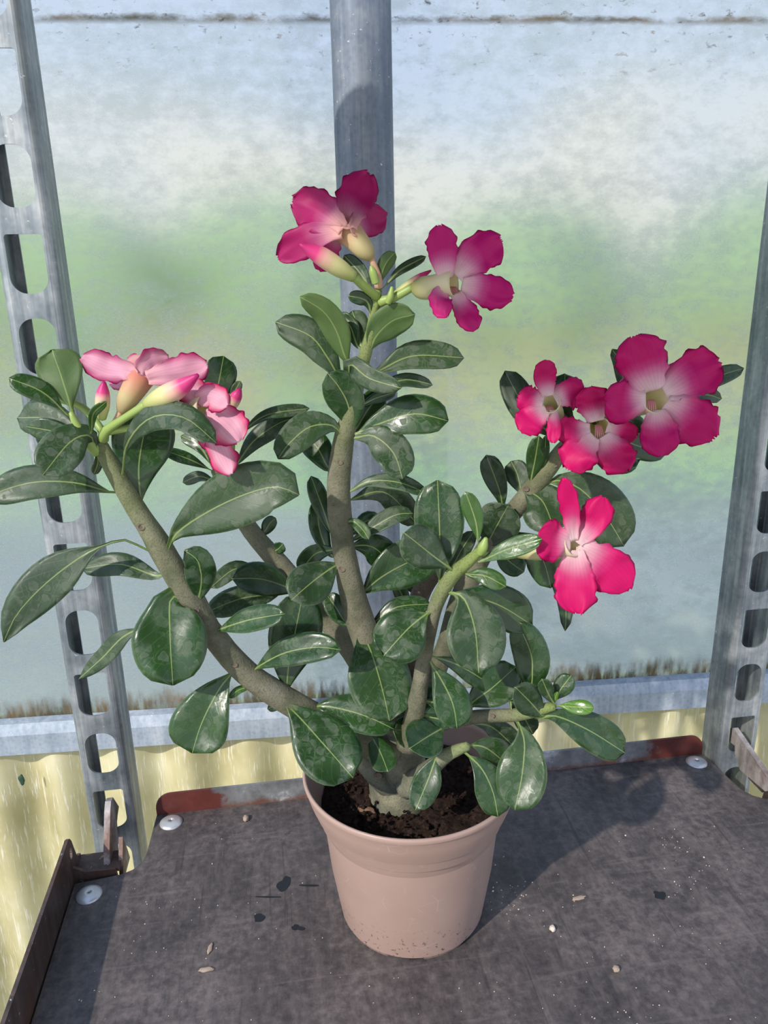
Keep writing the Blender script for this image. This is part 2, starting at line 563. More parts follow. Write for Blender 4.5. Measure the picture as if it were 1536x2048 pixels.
# cloudy plastic film: two rough faces blur what stands outside; frost, algae and dirt sit on it
def mat_film():
    k = NT('cloudy_film')
    vec = k.coord('Object')
    z = k.sepz(vec)
    g = k.n.new('ShaderNodeBsdfRefraction')
    g.inputs['Color'].default_value = (0.81, 0.82, 0.80, 1)
    g.inputs['IOR'].default_value = 1.45
    g.inputs['Roughness'].default_value = 0.23
    tr = k.n.new('ShaderNodeBsdfTranslucent')
    tr.inputs[0].default_value = (0.72, 0.76, 0.71, 1)
    df = k.n.new('ShaderNodeBsdfDiffuse')
    # frost patches
    f1 = k.noise(5, 5, 0.65, k.coord('Object', (1, 1, 2.5)))
    f2 = k.noise(60, 4, 0.7, k.coord('Object', (1, 1, 1.6)))
    lowf = k.ramp(z, [(0.05, 1.0), (0.30, 0.25), (0.42, 0.0)])
    frost = k.math('ADD', k.math('MULTIPLY', k.ramp(k.math('ADD', k.math('MULTIPLY', f1, 0.5), k.math('MULTIPLY', f2, 0.5)), [(0.44, 0.0), (0.60, 1.0)]), k.math('MULTIPLY_ADD', lowf, 0.34, 0.24)),
                   k.math('MULTIPLY_ADD', lowf, 0.14, 0.12), clamp=True)
    # algae fringe along the foot of the sheet, dirt along the seam near the top
    st = k.noise(150, 3, 0.6, k.coord('Object', (1, 1, 0.22)))
    st2 = k.noise(7, 3, 0.6, k.coord('Object', (1, 1, 0.1)))
    zz = k.math('SUBTRACT', z, k.math('MULTIPLY', k.math('SUBTRACT', st, 0.5), 0.05))
    alg = k.math('MULTIPLY', k.ramp(zz, [(0.0, 1.0), (0.022, 0.0)]), k.ramp(k.math('ADD', k.math('MULTIPLY', st, 0.7), k.math('MULTIPLY', st2, 0.3)), [(0.42, 0.1), (0.58, 0.95)]))
    sm = k.noise(22, 5, 0.75, k.coord('Object', (1, 1, 2.0)))
    zt = k.math('SUBTRACT', z, k.math('MULTIPLY', k.math('SUBTRACT', sm, 0.5), 0.012))
    seam = k.math('MULTIPLY', k.ramp(k.math('ABSOLUTE', k.math('SUBTRACT', zt, 0.644)), [(0.0006, 1.0), (0.0038, 0.0)]), k.ramp(sm, [(0.40, 0.10), (0.60, 0.75)]))
    sp = k.math('MULTIPLY', k.ramp(k.noise(75, 4, 0.7, k.coord('Object', (1, 1, 1.8))), [(0.62, 0.0), (0.70, 0.7)]), k.ramp(z, [(0.58, 0.0), (0.64, 1.0)]))
    dirt = k.math('ADD', k.math('ADD', alg, seam), sp, clamp=True)
    dcol = k.ramp(k.noise(12, 3, 0.6, vec), [(0.35, (0.065, 0.065, 0.04)), (0.65, (0.20, 0.135, 0.07))])
    k.l.new(dcol, df.inputs[0])
    haze = k.n.new('ShaderNodeMixShader')
    hd = k.n.new('ShaderNodeBsdfDiffuse')
    hd.inputs[0].default_value = (0.50, 0.53, 0.50, 1)
    haze.inputs[0].default_value = 0.30
    k.l.new(tr.outputs[0], haze.inputs[1]); k.l.new(hd.outputs[0], haze.inputs[2])
    m1 = k.n.new('ShaderNodeMixShader')
    k.l.new(frost, m1.inputs[0]); k.l.new(g.outputs[0], m1.inputs[1]); k.l.new(haze.outputs[0], m1.inputs[2])
    m2 = k.n.new('ShaderNodeMixShader')
    k.l.new(dirt, m2.inputs[0]); k.l.new(m1.outputs[0], m2.inputs[1]); k.l.new(df.outputs[0], m2.inputs[2])
    k.l.new(m2.outputs[0], k.out.inputs[0])
    return k.m


M['film'] = mat_film()

# corrugated fibreglass
k = NT('yellowed_fibreglass')
vec = k.coord('Object')
n = k.noise(10, 4, 0.6, vec)
fb = k.noise(230, 3, 0.7, k.coord('Object', (1.0, 1, 0.10), (0, 0.9, 0)))
fb2 = k.noise(200, 3, 0.7, k.coord('Object', (1.0, 1, 0.10), (0, 1.25, 0)))
fib = k.math('MAXIMUM', k.ramp(fb, [(0.58, 0.0), (0.66, 1.0)]), k.ramp(fb2, [(0.58, 0.0), (0.66, 1.0)]))
col = k.ramp(n, [(0.3, (0.44, 0.39, 0.20)), (0.5, (0.64, 0.59, 0.36)), (0.7, (0.80, 0.76, 0.56))])
col = k.mix(k.math('MULTIPLY', fib, 0.75), col, (0.95, 0.93, 0.82))
k.set(col=col, rough=0.35, spec=0.5, normal=k.bump(k.math('ADD', fib, n), 0.3, 0.002))
k.translucent((0.80, 0.74, 0.48), 0.40)
M['fibre'] = k.m

# outdoors
def mat_green(name, stops, sc, rough=0.8):
    k = NT(name)
    k.set(col=k.ramp(k.noise(sc, 4, 0.6, k.coord('Object')), stops), rough=rough, spec=0.2)
    return k.m


M['lawn'] = mat_green('lawn', [(0.3, (0.20, 0.38, 0.14)), (0.5, (0.42, 0.62, 0.26)), (0.7, (0.68, 0.80, 0.42))], 1.1)
M['gravel'] = mat_green('pale_gravel', [(0.3, (0.24, 0.27, 0.25)), (0.5, (0.36, 0.39, 0.37)), (0.7, (0.54, 0.57, 0.54))], 2.2)
M['hedge'] = mat_green('shrub_leaves', [(0.3, (0.22, 0.36, 0.17)), (0.7, (0.48, 0.60, 0.34))], 3.0)
M['straw'] = mat_green('straw', [(0.3, (0.50, 0.40, 0.20)), (0.7, (0.72, 0.60, 0.36))], 5.0)
k = NT('concrete_floor')
k.set(col=k.ramp(k.noise(6, 5, 0.65, k.coord('Object')), [(0.3, (0.16, 0.15, 0.13)), (0.7, (0.30, 0.28, 0.24))]), rough=0.9)
M['floor'] = k.m

# ------------------------------------------------------------------ the setting
WY = math.radians(4.7)
WALL = Matrix.Translation((0, 0.30, 0)) @ Matrix.Rotation(WY, 4, 'Z')      # local x along the wall, y outwards


def place(o, Mw):
    """object modelled in local coordinates, placed by matrix"""
    o.matrix_world = Mw
    WPOS[o] = Mw.translation.copy()
    return o


def local_obj(name, bm, mat, Mw, parent=None, smooth=False):
    o = bm_mesh(name, bm, mat, None, (0, 0, 0), smooth)
    if parent is not None:
        o.parent = parent
        o.matrix_local = Mw
    else:
        place(o, Mw)
    return o


bm = bmesh.new(); box(bm, (-3.0, -2.0, -0.92), (3.0, 0.42, -0.88))
tag(local_obj('floor', bm, M['floor'], Matrix.Identity(4)), 'grey concrete greenhouse floor under the trolley', 'floor', kind='structure')

# film sheet, gently wavy, 3 mm thick
bm = bmesh.new()
nx, nz = 60, 30
g0, g1 = [], []
for j in range(nz + 1):
    r0, r1 = [], []
    for i in range(nx + 1):
        x, z = -1.1 + 2.2 * i / nx, -0.01 + 0.80 * j / nz
        wv = 0.0016 * noise.noise(Vector((x * 3, 0, z * 7))) + 0.0006 * noise.noise(Vector((x * 9, 4, z * 20)))
        r0.append(bm.verts.new((x, 0.012 + wv, z)))
        r1.append(bm.verts.new((x, 0.015 + wv, z)))
    g0.append(r0); g1.append(r1)
for j in range(nz):
    for i in range(nx):
        bm.faces.new((g0[j][i], g0[j][i + 1], g0[j + 1][i + 1], g0[j + 1][i]))
        bm.faces.new((g1[j][i], g1[j + 1][i], g1[j + 1][i + 1], g1[j][i + 1]))
for i in range(nx):
    bm.faces.new((g0[0][i], g1[0][i], g1[0][i + 1], g0[0][i + 1]))
    bm.faces.new((g0[nz][i], g0[nz][i + 1], g1[nz][i + 1], g1[nz][i]))
for j in range(nz):
    bm.faces.new((g0[j][0], g0[j + 1][0], g1[j + 1][0], g1[j][0]))
    bm.faces.new((g0[j][nx], g1[j][nx], g1[j + 1][nx], g0[j + 1][nx]))
film = local_obj('window_1', bm, M['film'], WALL @ Matrix.Translation((0, 0, -0.012)), smooth=True)
tag(film, 'cloudy plastic greenhouse sheet with brown algae along its foot', 'window', kind='structure')

# rail: folded galvanised strip
bm = bmesh.new()
prof = [(0.012, -0.010), (0.003, -0.012), (-0.002, -0.023), (-0.002, -0.046), (0.010, -0.047)]
prism(bm, prof, lambda a, b, c: Vector((c - 1.1, a, b)), 2.2)
tag(local_obj('trim_1', bm, M['galv_rail'], WALL), 'grey galvanised rail along the foot of the plastic sheet', 'rail', kind='structure')

# corrugated fibreglass below the rail
bm = bmesh.new()
nx, nz = 420, 10
rows = []
for j in range(nz + 1):
    rows.append([bm.verts.new((-1.1 + 2.2 * i / nx, 0.018 + 0.011 * math.sin((-1.1 + 2.2 * i / nx) * 2 * math.pi / 0.068), -0.9 + 0.87 * j / nz)) for i in range(nx + 1)])
for j in range(nz):
    for i in range(nx):
        bm.faces.new((rows[j][i], rows[j][i + 1], rows[j + 1][i + 1], rows[j + 1][i]))
cor = local_obj('wall_back', bm, M['fibre'], WALL, smooth=True)
sol = cor.modifiers.new('thickness', 'SOLIDIFY'); sol.thickness = 0.0018; sol.offset = 1
tag(cor, 'yellowed corrugated fibreglass sheet below the rail', 'wall', kind='structure')

# round support pipe
pb = WALL @ Vector((-0.012, -0.029, 0))
v, f_, t_ = tube([Vector((pb.x, pb.y, -0.885)), Vector((pb.x, pb.y, 0.2)), Vector((pb.x, pb.y, 1.3))], [0.0243] * 3, 40, 4)
o = mesh('support_pipe', v, f_, M['galv_pipe'], None, (pb.x, pb.y, -0.885))
tag(o, 'round galvanised steel pipe standing in front of the cloudy sheet', 'pipe')

# outdoors: pale strip beside the house, lawn, shrubs, straw
bm = bmesh.new(); box(bm, (-8, 0.42, -0.95), (8, 3.9, -0.90))
tag(local_obj('gravel_strip', bm, M['gravel'], Matrix.Identity(4)), 'pale grey gravel strip outside the greenhouse', 'path', kind='structure')
bm = bmesh.new(); box(bm, (-60, 3.9, -0.98), (60, 90, -0.88))
tag(local_obj('lawn', bm, M['lawn'], Matrix.Identity(4)), 'blurred green meadow outside the greenhouse', 'grass', kind='structure')

rg = random.Random(3)
SHRUBS = [(-7.6, 11.0, 2.0, 1.3, 'wide pale green shrub at the end of the row behind the film'), (-4.3, 11.6, 2.3, 1.3, 'green shrub behind the film beyond the eared shelf corner'),
          (-1.0, 11.2, 2.1, 1.3, 'green shrub behind the film beside the round pipe'), (2.2, 11.8, 1.9, 1.3, 'low green shrub behind the film beyond the top flowers'), (5.4, 11.2, 2.1, 1.3, 'green shrub behind the film beyond the flower cluster'),
          (-8.4, 18.0, 3.0, 2.3, 'broad hedge bush behind the film at the far end of the meadow'), (-2.6, 18.5, 3.2, 2.4, 'broad hedge bush behind the film in the gap beside the pipe'), (3.4, 18.0, 2.7, 2.4, 'broad hedge bush behind the film over the low shrub'), (9.2, 18.6, 3.0, 2.3, 'broad hedge bush behind the film beyond the riveted corner')]
for i, (x, yb, h, wd, lb) in enumerate(SHRUBS):
    bm = bmesh.new()
    bmesh.ops.create_icosphere(bm, subdivisions=4, radius=1.0)
    for vv in bm.verts:
        d = 1 + 0.3 * noise.noise(vv.co * 2.2 + Vector((i * 9, 0, 0))) + 0.15 * noise.noise(vv.co * 6 + Vector((i * 5, 3, 0)))
        vv.co = Vector((vv.co.x * d * wd, vv.co.y * d * wd * 0.7, (vv.co.z * d * 0.5 + 0.46) * h))
    b_ = local_obj('shrub', bm, M['hedge'], Matrix.Translation((x, yb, -0.9)), smooth=True)
    tag(b_, lb, 'shrub', 'shrubs behind the sheet')

bm = bmesh.new()
for i in range(420):
    x, yb = rg.uniform(-4.2, 4.2), rg.uniform(5.2, 8.5)
    if noise.noise(Vector((x * 1.4, yb * 0.4, 2))) < -0.02: continue
    hgt = rg.uniform(0.7, 1.35); wd = rg.uniform(0.02, 0.05); lean = rg.uniform(-0.12, 0.12)
    a = [bm.verts.new((x - wd, yb, -0.89)), bm.verts.new((x + wd, yb, -0.89)), bm.verts.new((x, yb + wd, -0.89))]
    b = bm.verts.new((x + lean, yb, -0.89 + hgt))
    for q in range(3): bm.faces.new((a[q], a[(q + 1) % 3], b))
tag(local_obj('dry_reeds', bm, M['straw'], Matrix.Identity(4)), 'blurred straw coloured stalks standing outside behind the sheet', 'reeds', kind='stuff')

# ------------------------------------------------------------------ trolley posts and shelf
SY = math.radians(8.0)
SHELF = Matrix.Translation((0.046, 0.143, 0)) @ Matrix.Rotation(SY, 4, 'Z')      # local x across the back edge, y away


def slot_outline(cu, z0, z1, hw, flat, n=10):
    """points of a slot, anticlockwise from the lower left, 4n points"""
    pts = []
    r0 = hw * 0.85
    def arc(cx, cz, rx, rz, a0, a1):
        return [(cx + rx * math.cos(a0 + (a1 - a0) * i / (n - 1)), cz + rz * math.sin(a0 + (a1 - a0) * i / (n - 1))) for i in range(n)]
    rt = 0.0022 if flat else r0
    pts += arc(cu - hw + r0, z0 + r0, r0, r0, math.pi, 1.5 * math.pi)
    pts += arc(cu + hw - r0, z0 + r0, r0, r0, 1.5 * math.pi, 2 * math.pi)
    pts += arc(cu + hw - rt, z1 - rt, rt, rt, 0, 0.5 * math.pi)
    pts += arc(cu - hw + rt, z1 - rt, rt, rt, 0.5 * math.pi, math.pi)
    return pts


def trolley_post(u0, u1, zA, label):
    v0, v1, R = -0.018, 0.012, 0.0042
    cu, hw = (u0 + u1) / 2, 0.0116
    root = empty('trolley_post', SHELF @ Vector((cu, 0, -0.85)), label, 'post', 'slotted trolley posts')
    bm = bmesh.new()
    pit, ln = 0.0518, 0.0362
    fu0, fu1 = u0 + R, u1 - R
    kmin, kmax = -17, 20
    n = 10
    for kk in range(kmin, kmax):
        ztop = zA + kk * pit
        z0, z1 = ztop - ln, ztop
        m0, m1 = (z0 + z1) / 2 - pit / 2, (z0 + z1) / 2 + pit / 2
        inner = slot_outline(cu, z0, z1, hw, kk % 2 == 0, n)
        outer = []
        cor = [(fu0, m0), (fu1, m0), (fu1, m1), (fu0, m1)]
        for q in range(4):
            cx, cz = cor[q]
            pv, nx_ = cor[(q - 1) % 4], cor[(q + 1) % 4]
            for i in range(n):
                s_ = (i + 0.5) / n
                if s_ < 0.5: outer.append((cx + (pv[0] - cx) * (0.5 - s_), cz + (pv[1] - cz) * (0.5 - s_)))
                else: outer.append((cx + (nx_[0] - cx) * (s_ - 0.5), cz + (nx_[1] - cz) * (s_ - 0.5)))
            # exact corner keeps the plate rectangular
            outer[q * n + n // 2] = (cx, cz)
        vi = [bm.verts.new((a, v0, b)) for a, b in inner]
        vo = [bm.verts.new((a, v0, b)) for a, b in outer]
        N = 4 * n
        for i in range(N):
            bm.faces.new((vo[i], vo[(i + 1) % N], vi[(i + 1) % N], vi[i]))
    zb, zt = zA + kmin * pit - ln / 2 - pit / 2, zA + (kmax - 1) * pit - ln / 2 + pit / 2
    for sgn in (-1, 1):
        ue = u0 if sgn < 0 else u1
        prof = [(ue - sgn * R * (1 - math.sin(a)), v0 + R * (1 - math.cos(a))) for a in [math.pi / 2 * q / 5 for q in range(6)]]
        prof += [(ue, v1 - 0.002), (ue - sgn * 0.001, v1), (ue - sgn * 0.006, v1)]
        ra = [bm.verts.new((a, b, zb)) for a, b in prof]
        rb = [bm.verts.new((a, b, zt)) for a, b in prof]
        for q in range(len(prof) - 1):
            fc = (ra[q], ra[q + 1], rb[q + 1], rb[q]) if sgn > 0 else (ra[q + 1], ra[q], rb[q], rb[q + 1])
            bm.faces.new(fc)
    bmesh.ops.remove_doubles(bm, verts=bm.verts, dist=1e-5)
    bmesh.ops.recalc_face_normals(bm, faces=bm.faces)
    o = bm_mesh('slotted_channel', bm, M['galv'], None, (0, 0, 0), False)
    o.parent = root
    o.matrix_local = Matrix.Translation(root.location).inverted() @ SHELF
    sm = o.modifiers.new('thickness', 'SOLIDIFY'); sm.thickness = 0.0016; sm.offset = 0
    return root


trolley_post(-0.292, -0.258, 0.0427, 'slotted galvanised trolley post beside the shelf corner with the eared side lip')
trolley_post(0.250, 0.284, 0.0478, 'slotted galvanised trolley post beside the shelf corner with a single rivet')

shelf = empty('trolley_shelf', SHELF.translation - Vector((0, 0, 0.014)), 'dark worn trolley shelf with steel lips carrying the potted plant', 'shelf')
SHL = Matrix.Translation(shelf.location).inverted() @ SHELF


def spart(name, bm, mat, parent=shelf, smooth=False):
    o = bm_mesh(name, bm, mat, None, (0, 0, 0), smooth)
    o.parent = parent
    o.matrix_local = SHL if parent is shelf else Matrix.Identity(4)
    return o


# deck board with notched corners
nl = [(-0.246, -0.046), (-0.248, -0.054), (-0.254, -0.0605), (-0.262, -0.064), (-0.2945, -0.068)]
nr = [(0.2955, -0.074), (0.272, -0.071), (0.262, -0.068), (0.254, -0.062), (0.249, -0.052), (0.2475, -0.036)]
outline = [(-0.244, 0.0)] + nl + [(-0.2945, -1.25), (0.2955, -1.25)] + nr + [(0.244, 0.0)]
bm = bmesh.new()
prism(bm, outline, lambda a, b, c: Vector((a, b, c - 0.012)), 0.012)
bmesh.ops.recalc_face_normals(bm, faces=bm.faces)
spart('deck_board', bm, M['deck'])

# back lip with rounded ends
def rounded_lip(x0, x1, h, r, n=7):
    p = [(x0, -0.014), (x1, -0.014)]
    p += [(x1 - r + r * math.cos(a), h - r + r * math.sin(a)) for a in [math.pi / 2 * i / n for i in range(n + 1)]]
    p += [(x0 + r - r * math.sin(a), h - r + r * math.cos(a)) for a in [math.pi / 2 * i / n for i in range(n + 1)]]
    return p


bm = bmesh.new()
prism(bm, rounded_lip(-0.244, 0.244, 0.0195, 0.013), lambda a, b, c: Vector((a, c, b)), 0.0022)
bmesh.ops.recalc_face_normals(bm, faces=bm.faces)
tag(spart('back_lip', bm, M['lip']), 'steel lip with red brown primer at its ends')

# side lip with pierced ear at the back end
H_ = 0.034
hole = [(-0.0605 + 0.0030 * math.cos(a), 0.0215 + 0.0050 * math.sin(a)) for a in [2 * math.pi * i / 16 for i in range(16)]]
bm = bmesh.new()
# plate built as rings: the ear zone around the hole, then the long strip
zone = [(-0.078, -0.014), (-0.040, -0.014), (-0.040, 0.004), (-0.045, 0.006), (-0.049, 0.010), (-0.0525, 0.020), (-0.055, 0.028), (-0.058, 0.0325), (-0.062, 0.0345), (-0.066, H_ + 0.0003), (-0.078, H_)]
for c0 in (0, 1):
    xx = -0.2985 + 0.0025 * c0
    hv = [bm.verts.new((xx, a, b)) for a, b in hole]
    zv = [bm.verts.new((xx, a, b)) for a, b in zone]
    # triangulated ring between outline and hole
    es = []
    for ring in (hv, zv):
        for i in range(len(ring)):
            es.append(bm.edges.new((ring[i], ring[(i + 1) % len(ring)])))
    bmesh.ops.triangle_fill(bm, use_beauty=True, use_dissolve=False, edges=es)
    if c0 == 0: hv0, zv0 = hv, zv
    else:
        for ra, rb in ((hv0, hv), (zv0, zv)):
            for i in range(len(ra)):
                j = (i + 1) % len(ra)
                bm.faces.new((ra[i], ra[j], rb[j], rb[i]))
box(bm, (-0.2985, -1.25, -0.014), (-0.296, -0.078, H_))
bmesh.ops.recalc_face_normals(bm, faces=bm.faces)
tag(spart('side_lip', bm, M['steel_dark']), 'brown stained steel side lip with a pierced ear')
bm = bmesh.new()
box(bm, (0.2965, -1.25, -0.014), (0.299, -0.078, H_))
spart('side_lip', bm, M['steel_dark'])

# corner brackets with hooks that catch the post slots
def rquad(bm, poly, fn, t):
    prism(bm, poly, fn, t)
    bmesh.ops.recalc_face_normals(bm, faces=bm.faces)


for sgn in (-1, 1):
    bm = bmesh.new()
    # upright web behind the deck corner and a horizontal flange
    pts = [(0.2965, -0.012), (0.2965, 0.010), (0.288, 0.005), (0.266, 0.004), (0.264, -0.012)]
    rquad(bm, [(sgn * a, b) for a, b in pts], lambda a, b, c: Vector((a, -0.0625 + c, b)), 0.0025)
    box(bm, (min(sgn * 0.264, sgn * 0.2965), -0.060, 0.000), (max(sgn * 0.264, sgn * 0.2965), -0.040, 0.0025))
    br = spart('corner_bracket', bm, M['steel_dark'])
    bm = bmesh.new()
    uh = 0.2715 if sgn < 0 else 0.262
    hk = [(-0.0600, -0.010), (-0.050, 0.012), (-0.032, 0.034), (-0.026, 0.038), (-0.019, 0.036), (-0.006, 0.017), (-0.0125, 0.015), (-0.018, 0.012), (-0.020, 0.006), (-0.026, -0.010)]
    if sgn > 0:
        hk = [(-0.066, 0.006), (-0.066, 0.020), (-0.0145, 0.034), (-0.010, 0.031), (-0.011, 0.018), (-0.0195, 0.019), (-0.021, 0.012), (-0.030, 0.002)]
    rquad(bm, hk, lambda a, b, c: Vector((sgn * (uh + c), a, b)), 0.0045)
    spart('hook', bm, M['steel_hook'])
    if sgn < 0:
        bm = bmesh.new()
        rquad(bm, [(-0.058, -0.012), (-0.050, 0.006), (-0.042, 0.016), (-0.034, -0.002), (-0.030, -0.014)], lambda a, b, c: Vector((-0.2655 + c, a, b)), 0.003)
        spart('hook', bm, M['steel_hook'])

# rivets
for (u, v_) in ((-0.231, -0.0115), (0.232, -0.0115), (-0.2815, -0.081)):
    bm = bmesh.new()
    rr, N = 0.0092, 28
    prof = [(rr, 0.0), (rr, 0.0008), (rr * 0.75, 0.0020), (rr * 0.35, 0.0027), (0.0013, 0.0029), (0.0012, 0.0012)]
    rings = [[bm.verts.new((u + r * math.cos(2 * math.pi * i / N), v_ + r * math.sin(2 * math.pi * i / N), z)) for i in range(N)] for r, z in prof]
    for a, b in zip(rings, rings[1:]):
        for i in range(N):
            bm.faces.new((a[i], a[(i + 1) % N], b[(i + 1) % N], b[i]))
    rv = spart('rivet', bm, M['rivet'], smooth=True)
    bm = bmesh.new()
    bmesh.ops.create_circle(bm, cap_ends=True, radius=0.0014, segments=12, matrix=Matrix.Translation((u, v_, 0.0014)))
    hl = bm_mesh('rivet_hole', bm, M['hole'], None, (0, 0, 0))
    hl.parent = rv

# the trolley's next shelf up, above the frame: it shades the top of the plant and the far side of the deck
up = empty('trolley_shelf', SHELF.translation + Vector((0, 0, 0.655)), 'upper trolley shelf above the potted plant', 'shelf')
bm = bmesh.new()
prism(bm, outline, lambda a, b, c: Vector((a, b, c)), 0.012)
bmesh.ops.recalc_face_normals(bm, faces=bm.faces)
o = bm_mesh('deck_board', bm, M['deck'], None, (0, 0, 0))
o.parent = up; o.matrix_local = Matrix.Rotation(SY, 4, 'Z')
bm = bmesh.new()
prism(bm, rounded_lip(-0.244, 0.244, 0.03, 0.013), lambda a, b, c: Vector((a, c, b)), 0.0022)
bmesh.ops.recalc_face_normals(bm, faces=bm.faces)
o = bm_mesh('back_lip', bm, M['lip'], None, (0, 0, 0))
o.parent = up; o.matrix_local = Matrix.Rotation(SY, 4, 'Z')
for sgn in (-1, 1):
    bm = bmesh.new()
    box(bm, (min(sgn * 0.2965, sgn * 0.299), -1.25, -0.002), (max(sgn * 0.2965, sgn * 0.299), -0.06, 0.045))
    o = bm_mesh('side_lip', bm, M['steel_dark'], None, (0, 0, 0))
    o.parent = up; o.matrix_local = Matrix.Rotation(SY, 4, 'Z')

# dark smears on the deck
def blob(px, py, w, h, seed, rot=0.0, zt=0.0004):
    p = P(px, py, 0.0)
    d = CAM_ROT @ Vector(((px - 768) / F, -(py - 1024) / F, -1.0))
    p = CAM_POS + d * (-CAM_POS.z / d.z)
    bm = bmesh.new()
    N = 26
    poly = []
    for i in range(N):
        a = 2 * math.pi * i / N
        r = 1 + 0.55 * noise.noise(Vector((math.cos(a) * 1.3, math.sin(a) * 1.3, seed)))
        x, y = w * r * math.cos(a), h * r * math.sin(a)
        poly.append((p.x + x * math.cos(rot) - y * math.sin(rot), p.y + x * math.sin(rot) + y * math.cos(rot)))
    prism(bm, poly, lambda a, b, c: Vector((a, b, c - 0.0001)), zt)
    bmesh.ops.recalc_face_normals(bm, faces=bm.faces)
    o = bm_mesh('smear', bm, M['smear'], None, (0, 0, 0))
    o.parent = shelf
    o.matrix_local = Matrix.Translation(-Vector(shelf.location))
    return o


for a in ((569, 1768, 0.0045, 0.0075, 1, -0.3), (518, 1836, 0.004, 0.0035, 5, 0.4), (594, 1856, 0.0045, 0.0022, 9, -0.2), (618, 1771, 0.008, 0.0008, 3, -0.05), (536, 1794, 0.009, 0.0006, 12, -0.05), (1320, 1790, 0.0045, 0.0035, 21, 0.2)):
    blob(*a)
tag(bpy.data.objects['smear'], 'black smear')

# ------------------------------------------------------------------ pot and soil
PC = Vector((0.0137, 0.0105, 0.0))


def lathe(name, prof, N, mat, center, parent=None, zfun=None, sharp=()):
    verts, faces = [], []
    for j, (r, z) in enumerate(prof):
        for i in range(N):
            a = 2 * math.pi * i / N
            zz = z + (zfun(j, a) if zfun else 0)
            verts.append(center + Vector((r * math.cos(a), r * math.sin(a), zz)))
    for j in range(len(prof) - 1):
        for i in range(N):
            i2 = (i + 1) % N
            faces.append((j * N + i, j * N + i2, (j + 1) * N + i2, (j + 1) * N + i))
    o = mesh(name, verts, faces, mat, parent, center)
    for e in o.data.edges:
        a, b = e.vertices
        if a // N == b // N and a // N in sharp: e.use_edge_sharp = True
    return o


def feet(j, a):
    if j > 1 and j < 17: return 0
    d = math.degrees(a) % 60
    return 0.0026 if 8 < d < 34 else 0.0


POTP = [(0.0470, 0.0), (0.0486, 0.0), (0.0500, 0.003), (0.0556, 0.040), (0.0594, 0.0806), (0.0596, 0.0812), (0.0614, 0.0816), (0.0620, 0.0823), (0.0644, 0.0905), (0.0652, 0.0909), (0.0676, 0.0975),
        (0.0696, 0.1040), (0.0704, 0.1100), (0.0706, 0.1104), (0.0716, 0.1107), (0.0719, 0.1122), (0.0716, 0.1137), (0.0708, 0.1143), (0.0698, 0.1139), (0.0688, 0.107), (0.0668, 0.100), (0.0635, 0.091), (0.0600, 0.082), (0.0475, 0.006), (0.0005, 0.006)]
pot = lathe('flower_pot', POTP, 96, M['pot'], PC, None, lambda j, a: (0.0024 if 8 < math.degrees(a) % 60 < 34 else 0.0) if j < 2 else 0.0, sharp={1, 2, 4, 5, 6, 7, 8, 9, 13, 14})
tag(pot, 'taupe pink plastic flower pot with stepped rim on the dark shelf', 'flower pot')

verts, faces = [], []
NR, NA = 34, 110
for j in range(NR + 1):
    r = 0.0608 * j / NR
    for i in range(NA):
        a = 2 * math.pi * i / NA
        x, y = r * math.cos(a), r * math.sin(a)
        q = Vector((x, y, 0))
        z = 0.089 + 0.004 * noise.noise(q * 45) + 0.0035 * noise.noise(q * 130) + 0.0022 * noise.noise(q * 330)
        z += 0.004 * max(0, x / 0.065) - 0.003 * max(0, -x / 0.065)
        verts.append(PC + Vector((x, y, z)))
for j in range(NR):
    for i in range(NA):
        i2 = (i + 1) % NA
        faces.append((j * NA + i, j * NA + i2, (j + 1) * NA + i2, (j + 1) * NA + i))
# crumbs and fibres on the surface
rg = random.Random(11)
for q in range(420):
    r, a = 0.0575 * math.sqrt(rg.random()), rg.random() * 6.283
    c = PC + Vector((r * math.cos(a), r * math.sin(a), 0.090 + rg.uniform(-0.002, 0.004)))
    s_ = rg.uniform(0.0007, 0.0024)
    b0 = len(verts)
    for dx, dy, dz in ((1, 0, 0), (-1, 0, 0), (0, 1, 0), (0, -1, 0), (0, 0, 1), (0, 0, -1)):
        verts.append(c + Vector((dx * s_ * rg.uniform(.6, 1.5), dy * s_ * rg.uniform(.6, 1.5), dz * s_)))
    for fc in ((0, 2, 4), (2, 1, 4), (1, 3, 4), (3, 0, 4), (2, 0, 5), (1, 2, 5), (3, 1, 5), (0, 3, 5)):
        faces.append(tuple(b0 + i for i in fc))
soil = mesh('potting_soil', verts, faces, M['soil'], None, PC + Vector((0, 0, 0.08)))
tag(soil, 'dark brown crumbly potting soil filling the taupe pot', 'soil', kind='stuff')


def small_chip(name, px, py, Y, rx, ry, rz_, mat, label, cat, rot=0.0, z=None, seed=0):
    d = CAM_ROT @ Vector(((px - 768) / F, -(py - 1024) / F, -1.0))
    p = P(px, py, Y) if z is None else CAM_POS + d * ((z - CAM_POS.z) / d.z)
    bm = bmesh.new()
    bmesh.ops.create_icosphere(bm, subdivisions=3, radius=1.0)
    for vv in bm.verts:
        f = 1 + 0.35 * noise.noise(vv.co * 1.7 + Vector((seed, 0, 0)))
        x, y, zz = vv.co.x * rx * f, vv.co.y * ry * f, vv.co.z * rz_ * f
        vv.co = p + Vector((x * math.cos(rot) - y * math.sin(rot), x * math.sin(rot) + y * math.cos(rot), zz + rz_ * 0.75))
    o = bm_mesh(name, bm, mat, None, p, True)
    return tag(o, label, cat)


